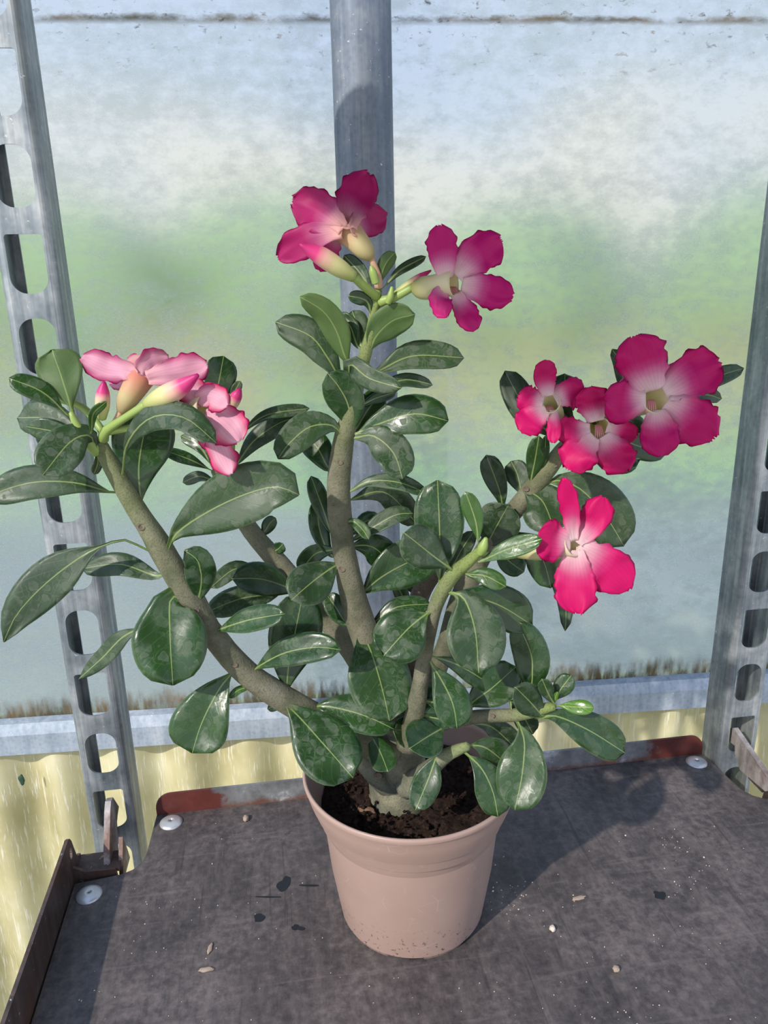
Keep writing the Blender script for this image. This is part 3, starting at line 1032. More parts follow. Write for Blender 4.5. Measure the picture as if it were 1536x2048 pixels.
small_chip('wood_chip', 733, 1626, -0.03, 0.0062, 0.0030, 0.0030, M['chip'], 'brown bark chip lying on the soil in the pot', 'bark chip', -0.4, 0.088, 2)
small_chip('dry_seed', 492, 1640, 0, 0.0022, 0.0032, 0.0022, M['flake'], 'small brown dry seed husk on the shelf near the back lip', 'seed', 0.2, 0.0, 4)
small_chip('dry_flake', 413, 1940, 0, 0.0052, 0.0018, 0.0008, M['flake'], 'flat tan dry flake lying crosswise on the shelf', 'flake', 0.1, 0.0, 6)
small_chip('dry_flake', 420, 1898, 0, 0.0015, 0.0042, 0.0007, M['flake'], 'slim tan dry flake pointing to the back lip', 'flake', -0.1, 0.0, 8)
small_chip('dry_flake', 1158, 1797, 0, 0.0050, 0.0018, 0.0008, M['flake'], 'olive tan dry flake beside the pot shadow', 'flake', 0.25, 0.0, 10)
small_chip('pebble', 1105, 1860, 0, 0.0020, 0.0024, 0.0018, M['grit'], 'cream pebble in the shaded streak beside the pot', 'pebble', 0.3, 0.0, 12)
small_chip('pebble', 1232, 1941, 0, 0.0022, 0.0022, 0.0018, M['flake'], 'round tan pebble on the open shelf', 'pebble', 0.3, 0.0, 14)

bm = bmesh.new()
rg = random.Random(5)
spots = [(1360, 1695, 28, 14), (1390, 1765, 30, 25), (1030, 1800, 28, 22), (1200, 2030, 130, 18), (1080, 1790, 60, 40), (330, 1880, 90, 70)]
for q in range(230):
    if rg.random() < 0.55:
        cx, cy, sx, sy = rg.choice(spots)
        px, py = rg.gauss(cx, sx), rg.gauss(cy, sy)
    else:
        px, py = rg.uniform(130, 1536), rg.uniform(1640, 2048)
    d = CAM_ROT @ Vector(((px - 768) / F, -(py - 1024) / F, -1.0))
    p = CAM_POS + d * (-CAM_POS.z / d.z)
    if (p - PC).length < 0.053: continue
    pl = SHELF.inverted() @ p
    if pl.y > -0.004 or pl.x < -0.28 or (pl.y > -0.07 and abs(pl.x) > 0.24): continue
    s_ = rg.uniform(0.00018, 0.00045) * (1.7 if rg.random() < 0.08 else 1)
    M4 = Matrix.Translation(p + Vector((0, 0, s_ * 0.6))) @ Matrix.Rotation(rg.random() * 6, 4, 'Z') @ Matrix.Diagonal((s_ * rg.uniform(.8, 1.8), s_, s_ * 0.8, 1))
    bmesh.ops.create_icosphere(bm, subdivisions=1, radius=1.0, matrix=M4)
tag(bm_mesh('scattered_grit', bm, M['grit'], None, (0, 0, 0)), 'fine pale grit scattered over the dark shelf', 'grit', kind='stuff')

# ------------------------------------------------------------------ the plant
plant = empty('desert_rose_plant', PC + Vector((0, 0, 0.088)), 'branching desert rose with pink flowers and dark leaves in the taupe pot', 'plant')
BR = {}


def branch(key, name, pts, mat, tip=0.0, sides=16, n=30, wob=0.10, label=None):
    """pts: (px, py, Y in cm, radius in px)"""
    p3, rr = [], []
    for x, y, Y, r in pts:
        p = P(x, y, Y / 100)
        p3.append(p); rr.append(r * scl(p))
    v, f, t = tube(p3, rr, sides, n, wob=wob)
    o = mesh(name, v, f, mat, plant, p3[0], attrs={'t': t})
    o['tipgreen'] = tip
    if label: o['label'] = label
    BR[key] = [(q.x, q.y, q.z, q.w) for q in catmull([Vector(a) for a in pts], 60)]
    return o


branch('T', 'trunk', [(800, 1645, 1.3, 66), (798, 1598, 1.3, 62), (800, 1550, 1.2, 57), (803, 1490, 0.8, 48), (806, 1425, 0.4, 38), (808, 1388, 0.2, 22)], M['caudex'], 0, 22, 30, 0.18, 'swollen grey trunk base')
branch('T2', 'root', [(800, 1575, 0.6, 36), (762, 1560, 0.2, 24), (735, 1535, 0.2, 17), (712, 1500, 0.5, 14), (700, 1480, 0.5, 12)], M['caudex'], 0, 14, 20, 0.18)
branch('L', 'branch', [(790, 1500, 0, 34), (700, 1470, -0.4, 30), (625, 1430, -0.8, 27), (555, 1390, -1.2, 26), (480, 1333, -1.4, 25), (415, 1255, -1.5, 25), (360, 1160, -1.5, 26), (318, 1090, -1.5, 24), (262, 1000, -1.4, 19), (222, 930, -1.2, 17), (196, 880, -1.0, 13)], M['bark'], 0.35, 18, 46)
branch('l', 'shoot', [(196, 905, -1.2, 12), (172, 878, -1.6, 11), (150, 842, -1.8, 8), (142, 825, -1.8, 5)], M['stalk'], 0.0, 12, 12, 0.03)
branch('B', 'branch', [(800, 1440, 2.0, 26), (720, 1320, 4.2, 25), (650, 1232, 5.2, 22), (570, 1140, 6.0, 20), (505, 1065, 6.5, 18), (455, 985, 6.5, 14), (430, 940, 6.3, 9)], M['bark'], 0.2, 16, 30)
branch('C', 'branch', [(806, 1450, 0.2, 36), (770, 1360, 0.6, 33), (733, 1280, 0.8, 30), (706, 1190, 0.9, 26), (688, 1100, 0.9, 23), (678, 1000, 0.8, 24), (684, 900, 0.8, 22), (702, 820, 0.7, 17), (722, 740, 0.6, 14), (742, 665, 0.5, 11), (752, 605, 0.4, 10), (757, 580, 0.4, 7)], M['bark'], 0.9, 18, 50)
branch('Y', 'branch', [(815, 1490, -1.2, 24), (835, 1400, -2.0, 18), (848, 1320, -2.2, 15), (860, 1265, -2.3, 13), (872, 1210, -2.4, 15), (902, 1155, -2.5, 15), (940, 1120, -2.6, 12), (963, 1098, -2.6, 8)], M['bark'], 1.0, 16, 36)
branch('R', 'branch', [(815, 1460, 1.5, 26), (860, 1370, 3.0, 22), (893, 1290, 3.8, 20), (930, 1175, 4.6, 22), (990, 1070, 5.0, 20), (1048, 998, 5.0, 19), (1090, 945, 4.8, 18), (1135, 888, 4.4, 15), (1190, 845, 4.2, 10)], M['bark'], 0.3, 16, 36)
branch('S', 'branch', [(800, 1440, 3.0, 24), (815, 1300, 4.6, 20), (838, 1195, 5.6, 20), (868, 1140, 6.0, 19), (900, 1080, 6.3, 15)], M['bark_brown'], 0.0, 14, 24)
branch('H', 'branch', [(815, 1475, -0.4, 22), (880, 1448, -1.2, 16), (950, 1434, -1.9, 14), (1030, 1430, -2.4, 13), (1075, 1421, -2.6, 12), (1108, 1412, -2.7, 9)], M['bark'], 0.9, 14, 26)
branch('K', 'branch_stub', [(812, 1575, -0.6, 24), (855, 1542, -1.8, 19), (888, 1514, -2.4, 14), (915, 1500, -2.6, 12), (936, 1492, -2.8, 9)], M['caudex'], 0.6, 14, 20)


branch('r', 'shoot', [(1180, 852, 4.3, 9), (1225, 832, 4.6, 8), (1270, 812, 4.8, 7), (1315, 800, 4.8, 5)], M['stalk'], 0, 10, 12, 0.03)
branch('b', 'shoot', [(432, 946, 6.3, 8), (460, 915, 5.6, 7), (462, 868, 4.6, 7), (450, 815, 3.6, 6), (432, 800, 3.0, 5)], M['stalk'], 0, 10, 12, 0.03)


def nearY(key, x, y):
    b = min(BR[key], key=lambda q: (q[0] - x) ** 2 + (q[1] - y) ** 2)
    return b[2], b[3]


def blade(name, pts, wvis, tilt, wfun, mats, parent, flip=False, nT=16, nS=5, fold=0.18, curl=0.0, thick=0.0007, wave=0.0, seed=0, jag=0.0):
    """leaf or petal: pts world points along its midrib"""
    c = catmull(pts, nT)
    T = tangents(c)
    mid = c[len(c) // 2]
    W = wvis * scl(mid) / max(0.45, math.cos(math.radians(tilt))) * 0.5
    tl = math.radians(tilt)
    frames = []
    prev = None
    for i in range(nT + 1):
        vw = (CAM_POS - mid).normalized()
        nn = vw - T[i] * vw.dot(T[i])
        if nn.length < 0.25 and prev is not None:
            nn = prev - T[i] * prev.dot(T[i])
        nn.normalize()
        prev = nn
        lat = T[i].cross(nn)
        # tilt turns the blade's face towards the sky (positive) or away from it (negative)
        sg = 1 if lat.z < 0 else -1
        a = tl * sg
        n2 = nn * math.cos(a) - lat * math.sin(a) * 1.0
        l2 = lat * math.cos(a) + nn * math.sin(a)
        frames.append((l2.normalized(), n2.normalized()))
    top, bot, ss, ts, ds = [], [], [], [], []
    for i in range(nT + 1):
        t = i / nT
        w_ = W * wfun(t)
        l2, n2 = frames[i]
        for j in range(-nS, nS + 1):
            s = j / nS
            ww = w_
            if jag and abs(j) == nS:
                ww *= 1 + jag * noise.noise(Vector((t * 9, s * 3, seed * 1.7)))
            off = fold * abs(s) * ww * 0.9 - curl * s * s * ww
            off += wave * W * noise.noise(Vector((t * 3.3, s * 1.2, seed))) * (0.25 + abs(s))
            if flip: off = -off
            p = c[i] + l2 * (s * ww) + n2 * off
            if jag and i == nT:
                p += T[i] * (W * jag * 0.6 * noise.noise(Vector((s * 6, 1, seed * 1.7))))
            th = thick * (0.35 if abs(j) == nS else 1.0)
            if j == 0: th *= 1.6
            top.append(p + n2 * th * 0.5)
            bot.append(p - n2 * th * 0.5)
            ss.append(abs(s)); ts.append(t); ds.append(abs(s * ww) * 100)
    m = 2 * nS + 1
    nv = len(top)
    faces, fm = [], []
    a_, b_ = (1, 0) if flip else (0, 1)
    for i in range(nT):
        for j in range(m - 1):
            q = (i * m + j, (i + 1) * m + j, (i + 1) * m + j + 1, i * m + j + 1)
            faces.append(q[::-1] if True else q); fm.append(a_)
            faces.append(tuple(nv + k_ for k_ in q)); fm.append(b_)
    rim = [i * m for i in range(nT + 1)] + [nT * m + j for j in range(1, m)] + [i * m + m - 1 for i in range(nT - 1, -1, -1)] + [j for j in range(m - 2, 0, -1)]
    for i in range(len(rim)):
        p_, q_ = rim[i], rim[(i + 1) % len(rim)]
        faces.append((p_, q_, nv + q_, nv + p_)); fm.append(a_)
    return mesh(name, top + bot, faces, mats, parent, c[0], True, {'s': ss * 2, 't': ts * 2, 'd': ds * 2}, fm)


def leaf_w(m=0.66, pet=0.10, base=0.07, blunt=0.5):
    def f(t):
        if t < pet: return base
        x = (t - pet) / (1 - pet)
        if x < m:
            g = math.sin(math.pi / 2 * x / m) ** 1.25
        else:
            g = max(0.0, 1 - ((x - m) / (1 - m)) ** 2.3) ** blunt
        return max(g, base if t < 0.5 else 0.03)
    return f


# leaves: branch | pts px | visible width px | tip depth relative to base (cm) | tilt | kind | options
# kind: d dark, g dusty, u underside seen, y young bright, m fresh green
LEAVES = '''
l|146,830 128,768 104,699|90|0.6|-15|u|m=.74
l|140,834 85,785 18,757|46|-0.4|20|d|
L|166,868 95,838 36,836|72|1.5|15|g|
L|170,880 105,862 54,853|48|0.2|-10|d|
L|192,908 180,872 140,885 86,950|84|-2.6|12|g|pet=.16
L|228,986 150,966 60,966 -30,994|70|-1.0|15|g|
L|196,905 196,925 188,948|20|1.2|0|g|
l|182,866 186,828 213,803|18|-0.6|-20|m|
L|244,952 256,885 302,836 368,836 432,886|58|-3.6|20|g|pet=.14
L|282,1012 277,935 289,862 300,815|122|1.8|-5|d|m=.72
b|425,818 437,765 447,712|64|1.0|-10|d|m=.7
b|455,812 470,782 481,762|20|0.2|0|g|
B|430,944 380,920 325,900|26|-0.8|25|d|
B|426,938 400,892 362,872|28|1.2|0|d|
b|470,932 508,882 560,846 596,836|44|1.0|15|g|
b|468,880 530,832 619,817|26|1.5|20|g|
L|333,1104 358,1062 450,1006 545,974 598,990|118|-1.4|8|g|m=.6,fold=.3
B|430,962 398,953 366,965|24|0.6|10|g|
L|292,1100 250,1080 182,1102 100,1160 36,1226 8,1284|88|-2.4|10|g|pet=.30,m=.44,bl=.85
L|314,1152 240,1129 164,1138|48|0.8|18|g|m=.55
L|374,1200 346,1194 339,1215 341,1290 346,1371|146|-2.6|5|d|m=.56,pet=.06
L|300,1250 248,1273 205,1316 158,1358|38|0.2|20|g|m=.42,bl=.8
L|465,1345 436,1383 402,1450 385,1506|116|-1.8|10|d|m=.72,dust=.15
L|494,1374 476,1381 458,1396|16|-0.5|10|m|
L|394,1202 402,1162 396,1122 369,1100|62|-0.4|-15|d|m=.55
B|548,1186 480,1198 414,1224|56|-1.5|12|g|
B|600,1185 530,1160 464,1157|66|-2.4|12|d|m=.6
C|674,1130 635,1156 583,1200|86|-2.4|10|g|m=.6
L|571,1392 577,1332 592,1255 606,1185|106|2.2|-8|d|m=.62
L|430,1262 500,1240 570,1228|52|-1.4|18|d|m=.6
L|511,1338 565,1308 630,1295 682,1300|62|-1.6|15|d|m=.58
C|690,884 666,852 620,854 580,886 556,918|66|-1.8|12|g|m=.55
C|658,936 635,896 606,866|58|1.0|0|d|
C|703,864 697,812 678,774 655,746|76|-0.6|-8|d|m=.6
C|711,868 755,849 828,828 897,842|80|-0.8|10|d|m=.66
C|708,862 735,820 765,782|52|1.4|-10|d|
C|702,768 700,728 738,756 803,776|46|-1.8|-10|g|m=.5
C|732,758 766,738 828,712 928,716|58|0.4|15|g|m=.62
C|768,768 815,760 865,770|28|0.8|20|g|
C|720,812 750,797 792,784|24|1.2|0|d|
C|737,708 752,672 785,641 830,628|64|-0.6|-20|d|m=.55,un=1
C|695,722 673,662 646,622 600,593|54|-1.2|-10|u|m=.5
C|716,694 700,652 676,628|34|0.8|0|d|
C|680,754 655,716 620,672 551,644|68|0.8|10|g|m=.62
C|742,634 736,606 720,596 696,592|28|-0.6|0|d|
C|722,692 715,652 704,622|48|1.4|0|g|
C|762,552 772,526 790,504|30|-0.3|-10|u|
C|768,574 800,541 852,513|20|0.6|10|g|
C|748,590 720,546 688,511|34|0.9|0|d|
C|709,876 746,872 786,905 805,958|76|-2.0|10|g|m=.62
C|699,984 740,963 800,966 854,988|32|-1.0|25|g|
C|700,1000 770,985 835,1048|58|2.2|0|g|
C|700,1083 745,1056 790,1031 826,1027|36|0.4|20|g|
C|703,1066 738,1040 760,1060|38|1.2|0|d|
C|683,1052 703,1043 722,1056 738,1079|24|-1.0|15|m|dust=.5
C|664,1066 645,1015 622,952|38|1.2|0|d|
C|662,1110 640,1062 633,1000|40|1.4|0|d|
C|704,1092 745,1094 785,1128|64|1.2|0|d|
C|720,1190 760,1156 815,1125 876,1102|96|1.0|-8|d|m=.62
Y|907,1143 860,1107 808,1066|84|-0.8|12|g|m=.6
Y|880,1184 880,1120 879,1050 875,960|100|1.6|-6|d|m=.62
Y|957,1098 952,1045 931,983|38|0.3|-10|m|
R|966,1106 988,1062 1018,1008|88|-0.8|0|g|m=.62
R|1007,1020 1000,985 986,945 972,910|46|0.4|0|d|m=.7
R|1044,990 1035,950 1022,922|50|1.0|0|g|
R|1062,964 1070,920 1078,872|38|-0.6|0|d|
R|1072,960 1088,915 1092,870|18|-0.9|0|d|
R|1050,980 1085,1003 1110,1064|96|-2.2|12|g|m=.56
R|1085,970 1115,961 1160,978 1208,1028 1248,1092|108|-1.0|8|g|m=.6
R|1072,1100 1090,1130 1102,1176|70|-0.6|0|d|m=.6,far=1
R|1100,1145 1126,1190 1132,1235 1130,1262|32|-1.4|10|g|far=1
Y|956,1124 1010,1101 1084,1078|40|-1.0|15|m|dust=.1
R|995,1100 1020,1124 1048,1144|48|-1.0|0|d|
Y|933,1148 970,1152 1012,1174|38|-0.8|12|d|dust=.2,young=.15
Y|897,1184 928,1198 950,1262 957,1346|118|-2.4|8|g|m=.58
Y|900,1186 990,1207 1064,1250|86|0.8|5|d|m=.62
H|1064,1384 1063,1312 1034,1242|72|0.8|-5|d|m=.56
Y|862,1312 920,1332 995,1378|46|1.2|5|d|
H|940,1410 985,1375 1032,1333|80|0.8|-5|d|m=.62
Y|855,1316 886,1366 906,1410 914,1457|76|-1.8|8|d|m=.66
C|714,1246 738,1294 761,1366 779,1442|126|-3.2|8|d|m=.58,dust=.35
Y|867,1218 820,1254 767,1312|108|-1.6|8|d|m=.6,dust=.4
C|738,1254 790,1216 862,1208|40|0.4|15|d|
L|557,1396 598,1434 650,1492 706,1556|126|-2.8|8|d|m=.62,dust=.3
L|636,1412 690,1420 740,1436 787,1458|72|-1.2|10|d|m=.56
T|862,1478 825,1465 786,1458|66|-2.4|5|d|dust=.05
H|897,1450 858,1472 818,1498|82|-2.6|8|d|m=.6,dust=.12
Y|885,1408 850,1400 818,1404|58|0.6|0|d|
Y|888,1440 850,1426 826,1442|54|0.6|0|d|
L|742,1472 762,1508 776,1544|54|-3.0|0|d|m=.64
K|873,1514 856,1560 831,1620|58|-1.6|0|d|m=.55,dust=.4
K|924,1500 962,1536 985,1582 996,1634|70|-1.6|5|d|m=.62
K|930,1490 970,1495 1014,1528|66|0.6|0|d|
H|1032,1438 1048,1480 1045,1545 1030,1620|100|-2.2|6|d|m=.6,dust=.35
H|945,1446 985,1455 1038,1502|54|0.8|0|g|
H|1074,1438 1110,1432 1176,1460 1250,1506|76|-0.6|8|d|m=.66,dust=.3
H|1116,1411 1150,1414 1188,1416|30|-0.6|10|y|
H|1110,1396 1124,1375 1143,1350|40|0.2|0|d|
H|1112,1414 1098,1390 1084,1358|30|-0.6|0|g|
H|1086,1432 1060,1404 1030,1374|60|-1.0|8|g|m=.6
H|1022,1402 1046,1432 1066,1468|46|1.2|0|g|
H|1108,1404 1112,1392 1115,1384|10|-0.3|0|y|
R|1062,834 1034,788 1010,742|60|1.2|0|g|far=1
R|1118,812 1128,780 1130,748|62|1.2|0|d|far=1
r|1330,800 1440,752 1487,737|38|1.0|10|g|
r|1330,805 1405,790 1443,798|32|1.0|10|g|
r|1215,860 1270,890 1332,906|52|0.6|10|g|
R|1170,880 1222,912 1280,918|66|0.2|10|d|
r|1250,800 1242,730 1224,698|30|1.0|0|g|
r|1300,790 1320,730 1326,698|28|1.0|0|g|
r|1225,850 1262,846 1276,872|44|1.0|0|d|
C|665,1100 630,1108 602,1142|44|1.0|0|d|
B|543,1106 556,1098 566,1088|26|-0.5|0|d|
B|528,1064 540,1046 552,1036|28|0.2|0|d|
B|516,1140 470,1138 420,1176|34|-1.5|10|g|
S|815,1212 800,1182 788,1166|30|-0.4|0|g|
C|692,1244 670,1212 652,1188|44|1.0|0|d|
S|898,1140 925,1096 948,1062|36|-0.4|0|g|
L|582,1395 560,1406 536,1418|22|1.2|10|g|
S|840,1196 826,1180 812,1172|14|0.0|0|m|
'''

BACK = {'C', 'Y'}
li = 0
for line in LEAVES.strip().splitlines():
    key, ptss, wv, dy, tilt, kind, opt = line.split('|')
    pp = [tuple(float(a) for a in q.split(',')) for q in ptss.split()]
    o_ = dict(a.split('=') for a in opt.split(',') if a)
    dy, tilt, wv = float(dy), float(tilt), float(wv)
    Yb, rpx = nearY(key, *pp[0])
    # leaves that reach towards the viewer leave the near side of the branch, the others its far side
    rcm = rpx * 0.0135
    Yb += -rcm * 0.85 if dy < 0 else rcm * 0.85
    # cumulative length in pixels gives the depth along the leaf
    L_ = [0]
    for a, b in zip(pp, pp[1:]): L_.append(L_[-1] + math.hypot(b[0] - a[0], b[1] - a[1]))
    w3 = [P(a[0], a[1], (Yb + dy * (l / L_[-1]) ** 1.1) / 100) for a, l in zip(pp, L_)]
    bx = min(BR[key], key=lambda q: (q[0] - pp[0][0]) ** 2 + (q[1] - pp[0][1]) ** 2)
    gap = math.hypot(bx[0] - pp[0][0], bx[1] - pp[0][1])
    if 7 < gap < (170 if 'far' in o_ else 70):
        w3 = [P(bx[0], bx[1], bx[2] / 100)] + w3
    rl = random.Random(li)
    ob = blade('leaf', w3, wv, tilt, leaf_w(float(o_.get('m', .64)), float(o_.get('pet', .08)), 0.07, float(o_.get('bl', .5))), [M['leaf_top'], M['leaf_under']], plant,
               flip=kind == 'u' or 'un' in o_, fold=float(o_.get('fold', rl.uniform(0.10, 0.32))), curl=rl.uniform(0.0, 0.18), wave=0.17, seed=li)
    ob['dust'] = float(o_.get('dust', {'d': 0.18, 'g': 0.75, 'u': 0.25, 'y': 0.0, 'm': 0.08}[kind]))
    ob['young'] = float(o_.get('young', {'y': 0.8, 'm': 0.28}.get(kind, 0.0)))
    if kind == 'y': ob['label'] = 'bright green young leaf'
    li += 1


# ------------------------------------------------------------------ flowers
def petal_w(m=0.60, base=0.42):
    def f(t):
        if t < m: return base + (1 - base) * math.sin(math.pi / 2 * t / m) ** 1.2
        return max(0.08, (1 - ((t - m) / (1 - m)) ** 2.6)) ** 0.55
    return f


def flower(tubep, petals, shadowed=0.0, coral=0.0, fade=0.0, st=None, under=(), label=None, sd=0, y0=None):
    """tubep: (px, py, Y cm, r px) from base to throat; petals: (pts px, width px, tip depth cm, tilt)"""
    p3 = [P(a, b, c / 100) for a, b, c, r in tubep]
    rr = [r[3] * scl(p) for r, p in zip(tubep, p3)]
    v, f, t = tube(p3, rr, 18, 14, cap0=True, cap1=False)
    # inner wall of the throat
    v2, f2, t2 = tube(p3, [max(r - 0.0006, 0.0004) for r in rr], 18, 14, cap0=False, cap1=False)
    n0 = len(v)
    faces = f + [tuple(n0 + i for i in q)[::-1] for q in f2]
    b = 14 * 18
    faces += [(b + s, n0 + b + s, n0 + b + (s + 1) % 18, b + (s + 1) % 18)[::-1] for s in range(18)]
    o = mesh('flower', v + v2, faces, M['tube'], plant, p3[0], attrs={'t': t + t2})
    o['coral'] = coral
    o['label'] = label
    Yf = tubep[-1][2]
    for i, (ps, wv, dyp, tl) in enumerate(petals):
        pp = [tuple(float(a) for a in q.split(',')) for q in ps.split()]
        if i not in under:
            cx, cy = tubep[-1][:2]
            pp[0] = (pp[0][0] + (cx - pp[0][0]) * 0.14, pp[0][1] + (cy - pp[0][1]) * 0.14)
        n_ = len(pp) - 1
        ya, yb_ = (Yf - 0.08, Yf - 0.08 + dyp) if y0 is None or i not in under else (y0, Yf + dyp)
        w3 = [P(a, b_, (ya + (yb_ - ya) * (j / n_)) / 100) for j, (a, b_) in enumerate(pp)]
        q = blade('petal', w3, wv, tl, petal_w(0.60, 0.42 if i in under else 0.46), [M['petal'], M['petal_under']], o, flip=i in under, nT=26, nS=7, fold=0.06, curl=0.10, thick=0.0005, wave=0.34, seed=sd * 10 + i, jag=0.22)
        q['shadowed'] = shadowed; q['fade'] = fade
    if st:
        vs, fs = [], []
        (x0, y0), (x1, y1), spread = st
        for j in range(5):
            oo = (j - 2) * spread
            a = P(x0 + oo * 0.5, y0, (Yf + 0.4) / 100); b_ = P(x1 + oo, y1 + abs(oo) * 0.3, (Yf - 0.05) / 100)
            v, f, _ = tube([a, a.lerp(b_, 0.5) + Vector((0, -0.0004, 0.0003)), b_], [0.00055, 0.0005, 0.0003], 6, 4)
            k0 = len(vs); vs += v; fs += [tuple(k0 + i for i in q) for q in f]
        mesh('stamen', vs, fs, M['stamen'], o, vs[0])
    return o


def bud(pts, label=None, name='flower_bud', mat='bud'):
    p3 = [P(a, b, c / 100) for a, b, c, r in pts]
    v, f, t = tube(p3, [q[3] * scl(p) for q, p in zip(pts, p3)], 14, 18)
    # spiral ridges of the furled petals
    o = mesh(name, v, f, M[mat], plant, p3[0], attrs={'t': t})
    if label: o['label'] = label
    return o


def stalk(pts, mat='stalk'):
    p3 = [P(a, b, c / 100) for a, b, c, r in pts]
    v, f, t = tube(p3, [q[3] * scl(p) for q, p in zip(pts, p3)], 10, 10)
    return mesh('flower_stalk', v, f, M[mat], plant, p3[0], attrs={'t': t})


# flower at the top, turned away
flower([(743, 517, 0.0, 9), (732, 503, 0.0, 19), (712, 480, 0.3, 24), (692, 458, 0.8, 30), (680, 445, 1.4, 34)],
       [('698,458 700,425 714,390 738,346', 78, 0.6, 0), ('686,458 658,438 630,420 586,404', 84, 0.0, 0), ('684,464 648,468 606,482 556,516', 62, -0.4, 10), ('702,462 720,448 742,440 774,430', 62, 0.8, 0), ('672,468 655,505 636,540', 50, 0.4, 0)],
       shadowed=0.75, coral=0.7, under=(0, 1, 2, 3), label='pink flower turned away, showing its yellow tube', sd=1, y0=-0.45)
stalk([(757, 575, 0.3, 9), (755, 552, 0.2, 8), (743, 517, 0.0, 6)], 'pink_stalk')
bud([(708, 554, -0.9, 11), (680, 537, -1.2, 18), (645, 514, -1.6, 19), (620, 500, -1.8, 13), (600, 489, -2.0, 3)], 'furled pink and yellow bud')
stalk([(754, 594, 0.2, 9), (730, 574, -0.4, 9), (708, 554, -0.9, 9)])
# flower facing the right
flower([(826, 574, -0.2, 12), (842, 576, -0.3, 22), (868, 574, -0.5, 24), (892, 568, -0.8, 25), (908, 566, -1.0, 27)],
       [('888,555 886,508 879,450', 62, -0.2, 0), ('914,550 952,512 1003,478', 80, 0.4, 0), ('925,572 970,580 1026,594', 66, -0.6, 5), ('912,590 930,622 952,660', 48, -0.8, 0), ('886,570 880,600 893,634', 46, -1.0, -10)],
       shadowed=0.85, st=((905, 575), (918, 590), 5), label='deep magenta flower facing sideways from the top shoot', sd=2)
stalk([(760, 604, 0.3, 11), (790, 594, 0.0, 9), (826, 574, -0.2, 8)])
bud([(790, 590, 0.3, 7), (820, 568, 0.2, 9), (842, 553, 0.2, 7), (862, 541, 0.2, 2)], 'slim dark pink bud')
bud([(776, 606, -0.3, 6), (781, 592, -0.4, 7), (784, 574, -0.4, 3)], None, 'sepal_cluster', 'stalk')
bud([(752, 566, -0.4, 8), (746, 545, -0.5, 8), (742, 532, -0.5, 3)], None, 'sepal_cluster', 'stalk')

# left cluster
stalk([(206, 880, -1.2, 11), (212, 862, -1.4, 10), (250, 836, -1.9, 8), (296, 808, -2.4, 10)])
stalk([(206, 866, -1.2, 8), (190, 842, -0.8, 8), (160, 812, -0.4, 8), (96, 792, -0.4, 7)])
stalk([(212, 864, -1.3, 8), (285, 852, -1.4, 7), (352, 838, -1.4, 8)])
stalk([(215, 866, -1.3, 8), (232, 842, -1.2, 7), (244, 820, -1.2, 8)], 'pink_stalk')
flower([(243, 824, -1.2, 10), (253, 802, -1.2, 20), (270, 774, -1.0, 25), (281, 754, -0.5, 29), (287, 740, 0.2, 36)],
       [('274,754 252,742 215,736 164,714', 58, -1.0, 0), ('284,750 290,734 306,722 338,716', 52, -0.4, -15), ('294,756 318,750 360,744 416,730', 66, -1.4, 0), ('264,770 242,770 220,768', 22, 1.2, 0), ('280,742 272,728 258,720', 34, 1.8, -20)],
       shadowed=0.25, coral=1.0, fade=0.8, under=(0, 1, 2), label='pink flower with coral tube opening upward', sd=3, y0=-1.35)
bud([(293, 810, -2.4, 12), (318, 797, -2.7, 19), (345, 784, -3.0, 21), (372, 768, -3.2, 15), (396, 750, -3.4, 4)], 'plump bud with pink tip')
bud([(204, 838, -1.5, 8), (205, 812, -1.6, 14), (206, 786, -1.6, 13), (208, 764, -1.6, 4)], 'upright yellow bud with pink tip')
bud([(452, 824, 3.4, 10), (466, 804, 3.2, 13), (474, 790, 3.0, 11), (480, 778, 3.0, 4)])
bud([(96, 792, -0.4, 8), (84, 772, -0.4, 11), (74, 757, -0.4, 4)])
flower([(352, 838, -1.4, 10), (372, 826, -1.7, 20), (395, 818, -2.1, 24), (412, 815, -2.4, 27)],
       [('392,800 420,792 455,812', 56, -0.6, 0), ('412,822 450,846 480,882', 82, -0.8, 0), ('420,842 440,900 462,948', 56, -1.2, 0), ('398,812 386,786 372,762', 60, 0.6, 0), ('404,834 415,868 428,900', 46, 0.2, 0)],
       shadowed=0.0, fade=0.95, label='drooping pale pink flower with white centre', sd=4)

# right cluster
flower([(1120, 838, 4.2, 9), (1112, 824, 3.4, 15), (1104, 812, 2.7, 18), (1100, 806, 2.2, 21)],
       [('1096,790 1090,758 1094,720', 46, 0.2, 0), ('1112,798 1140,786 1170,786', 64, 0.3, 0), ('1084,806 1060,800 1036,792', 54, 0.3, 0), ('1090,818 1066,836 1040,862', 62, -0.5, 0), ('1108,822 1108,850 1106,886', 30, -1.0, 0)],
       shadowed=0.15, st=((1098, 812), (1104, 824), 4), label='small magenta flower with a folded petal', sd=5)
stalk([(1160, 868, 4.2, 9), (1140, 852, 4.2, 8), (1120, 838, 4.2, 8)])
flower([(1190, 840, 4.0, 10), (1192, 848, 3.0, 17), (1195, 854, 2.2, 21), (1197, 858, 1.6, 25)],
       [('1192,840 1186,810 1178,774', 68, 0.2, 0), ('1178,860 1148,862 1112,852', 54, 0.3, 0), ('1186,874 1160,905 1134,938', 74, -0.6, 0), ('1208,874 1230,908 1252,944', 74, -0.6, 0), ('1216,854 1242,862 1272,876', 48, 0.2, 0)],
       shadowed=0.10, st=((1196, 850), (1200, 878), 5), label='magenta flower overlapped by the largest flower', sd=6)
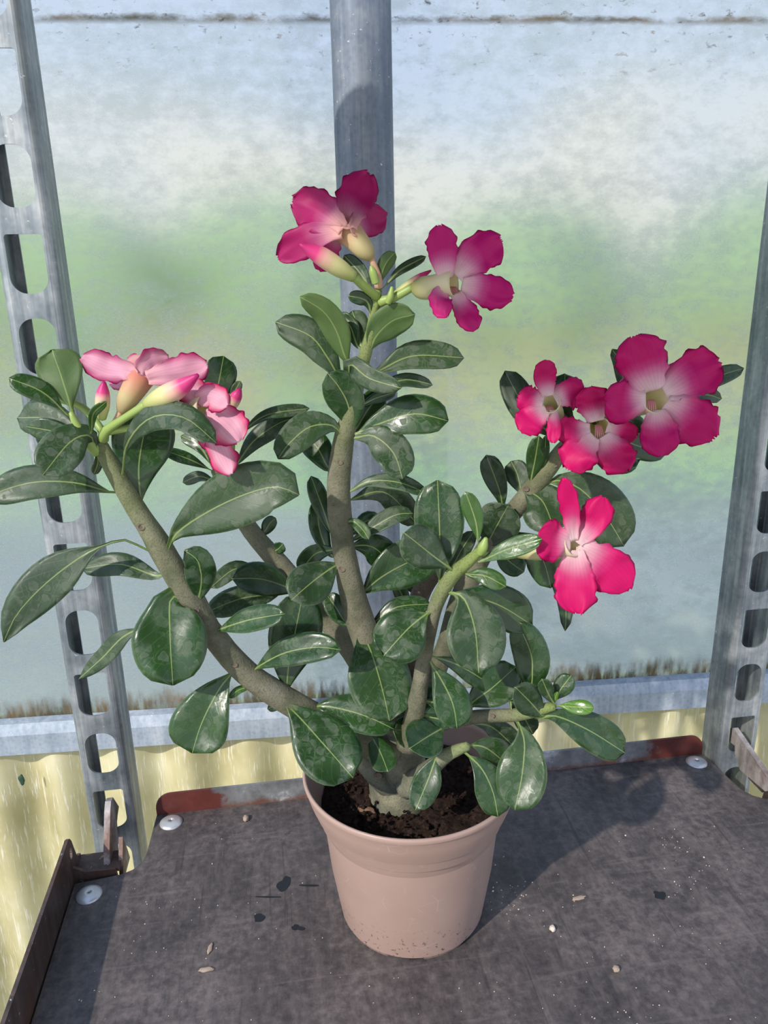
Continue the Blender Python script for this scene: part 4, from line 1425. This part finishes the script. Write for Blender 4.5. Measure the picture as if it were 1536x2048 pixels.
flower([(1240, 830, 4.2, 10), (1270, 815, 3.2, 19), (1295, 804, 1.9, 24), (1312, 798, 0.9, 29)],
       [('1306,778 1288,732 1268,672', 100, 0.2, 0), ('1332,784 1382,752 1442,726', 96, 0.3, 0), ('1334,808 1380,838 1428,876', 96, -0.6, 0), ('1312,824 1318,864 1326,912', 76, -0.8, 0), ('1288,800 1252,804 1210,798', 86, 0.0, 0)],
       shadowed=0.45, st=((1302, 800), (1302, 822), 5), label='largest magenta flower with a broad cream throat', sd=7)
stalk([(1190, 846, 4.2, 9), (1215, 838, 4.3, 8), (1240, 830, 4.2, 8)])
bud([(1230, 800, 3.6, 6), (1240, 776, 3.2, 9), (1250, 756, 2.8, 3)])
# low flower facing right
flower([(1035, 1108, 0.2, 9), (1062, 1105, -0.6, 15), (1100, 1102, -1.4, 18), (1128, 1096, -2.0, 20), (1146, 1090, -2.4, 24)],
       [('1148,1080 1140,1020 1127,956', 40, -0.3, 0), ('1154,1084 1186,1042 1208,994', 62, 0.2, 0), ('1158,1096 1212,1134 1258,1180', 90, -0.6, 0), ('1148,1102 1150,1165 1156,1227', 84, -1.0, 0), ('1140,1088 1110,1084 1076,1074', 88, -0.8, 0)],
       shadowed=0.05, st=None, label='vivid pink flower with a narrow upright petal', sd=8)
stalk([(958, 1106, -2.5, 6), (1000, 1113, -1.0, 7), (1035, 1108, 0.2, 8)])
bud([(960, 1108, -2.9, 7), (966, 1094, -3.0, 10), (972, 1076, -3.0, 4)], None, 'leaf_bud', 'stalk')

# leaf scars on the bark
for key, x, y, r in (('L', 283, 1054, 9), ('L', 392, 1222, 7), ('C', 684, 1138, 8), ('C', 680, 925, 7), ('C', 668, 1010, 5), ('R', 1108, 929, 8), ('R', 1052, 978, 7), ('H', 985, 1432, 5), ('T2', 757, 1552, 8), ('L', 470, 1330, 6)):
    Yb, rb = nearY(key, x, y)
    p = P(x, y, 0.0)
    Y_ = Yb / 100 - rb * scl(p) * 0.93
    p = P(x, y, Y_)
    r_ = r * scl(p)
    bm = bmesh.new()
    nv_ = (CAM_POS - p).normalized()
    q = nv_.to_track_quat('Z', 'Y').to_matrix()
    N = 18
    rings = [[bm.verts.new(p + q @ Vector((r_ * a * math.cos(2 * math.pi * i / N), r_ * a * 0.8 * math.sin(2 * math.pi * i / N), h))) for i in range(N)] for a, h in ((1.05, -0.0012), (0.95, 0.0006), (0.7, 0.0007), (0.5, 0.0001), (0.05, 0.0003))]
    for ra, rb2 in zip(rings, rings[1:]):
        for i in range(N): bm.faces.new((ra[i], ra[(i + 1) % N], rb2[(i + 1) % N], rb2[i]))
    sc = bm_mesh('leaf_scar', bm, M['bark_brown'], plant, p, True)

small_chip('leaf_scrap', 45, 1567, 0.271, 0.0030, 0.0010, 0.0062, M['scrap'], 'dark green leaf scrap stuck to the corrugated sheet', 'leaf', 0.1, None, 31)
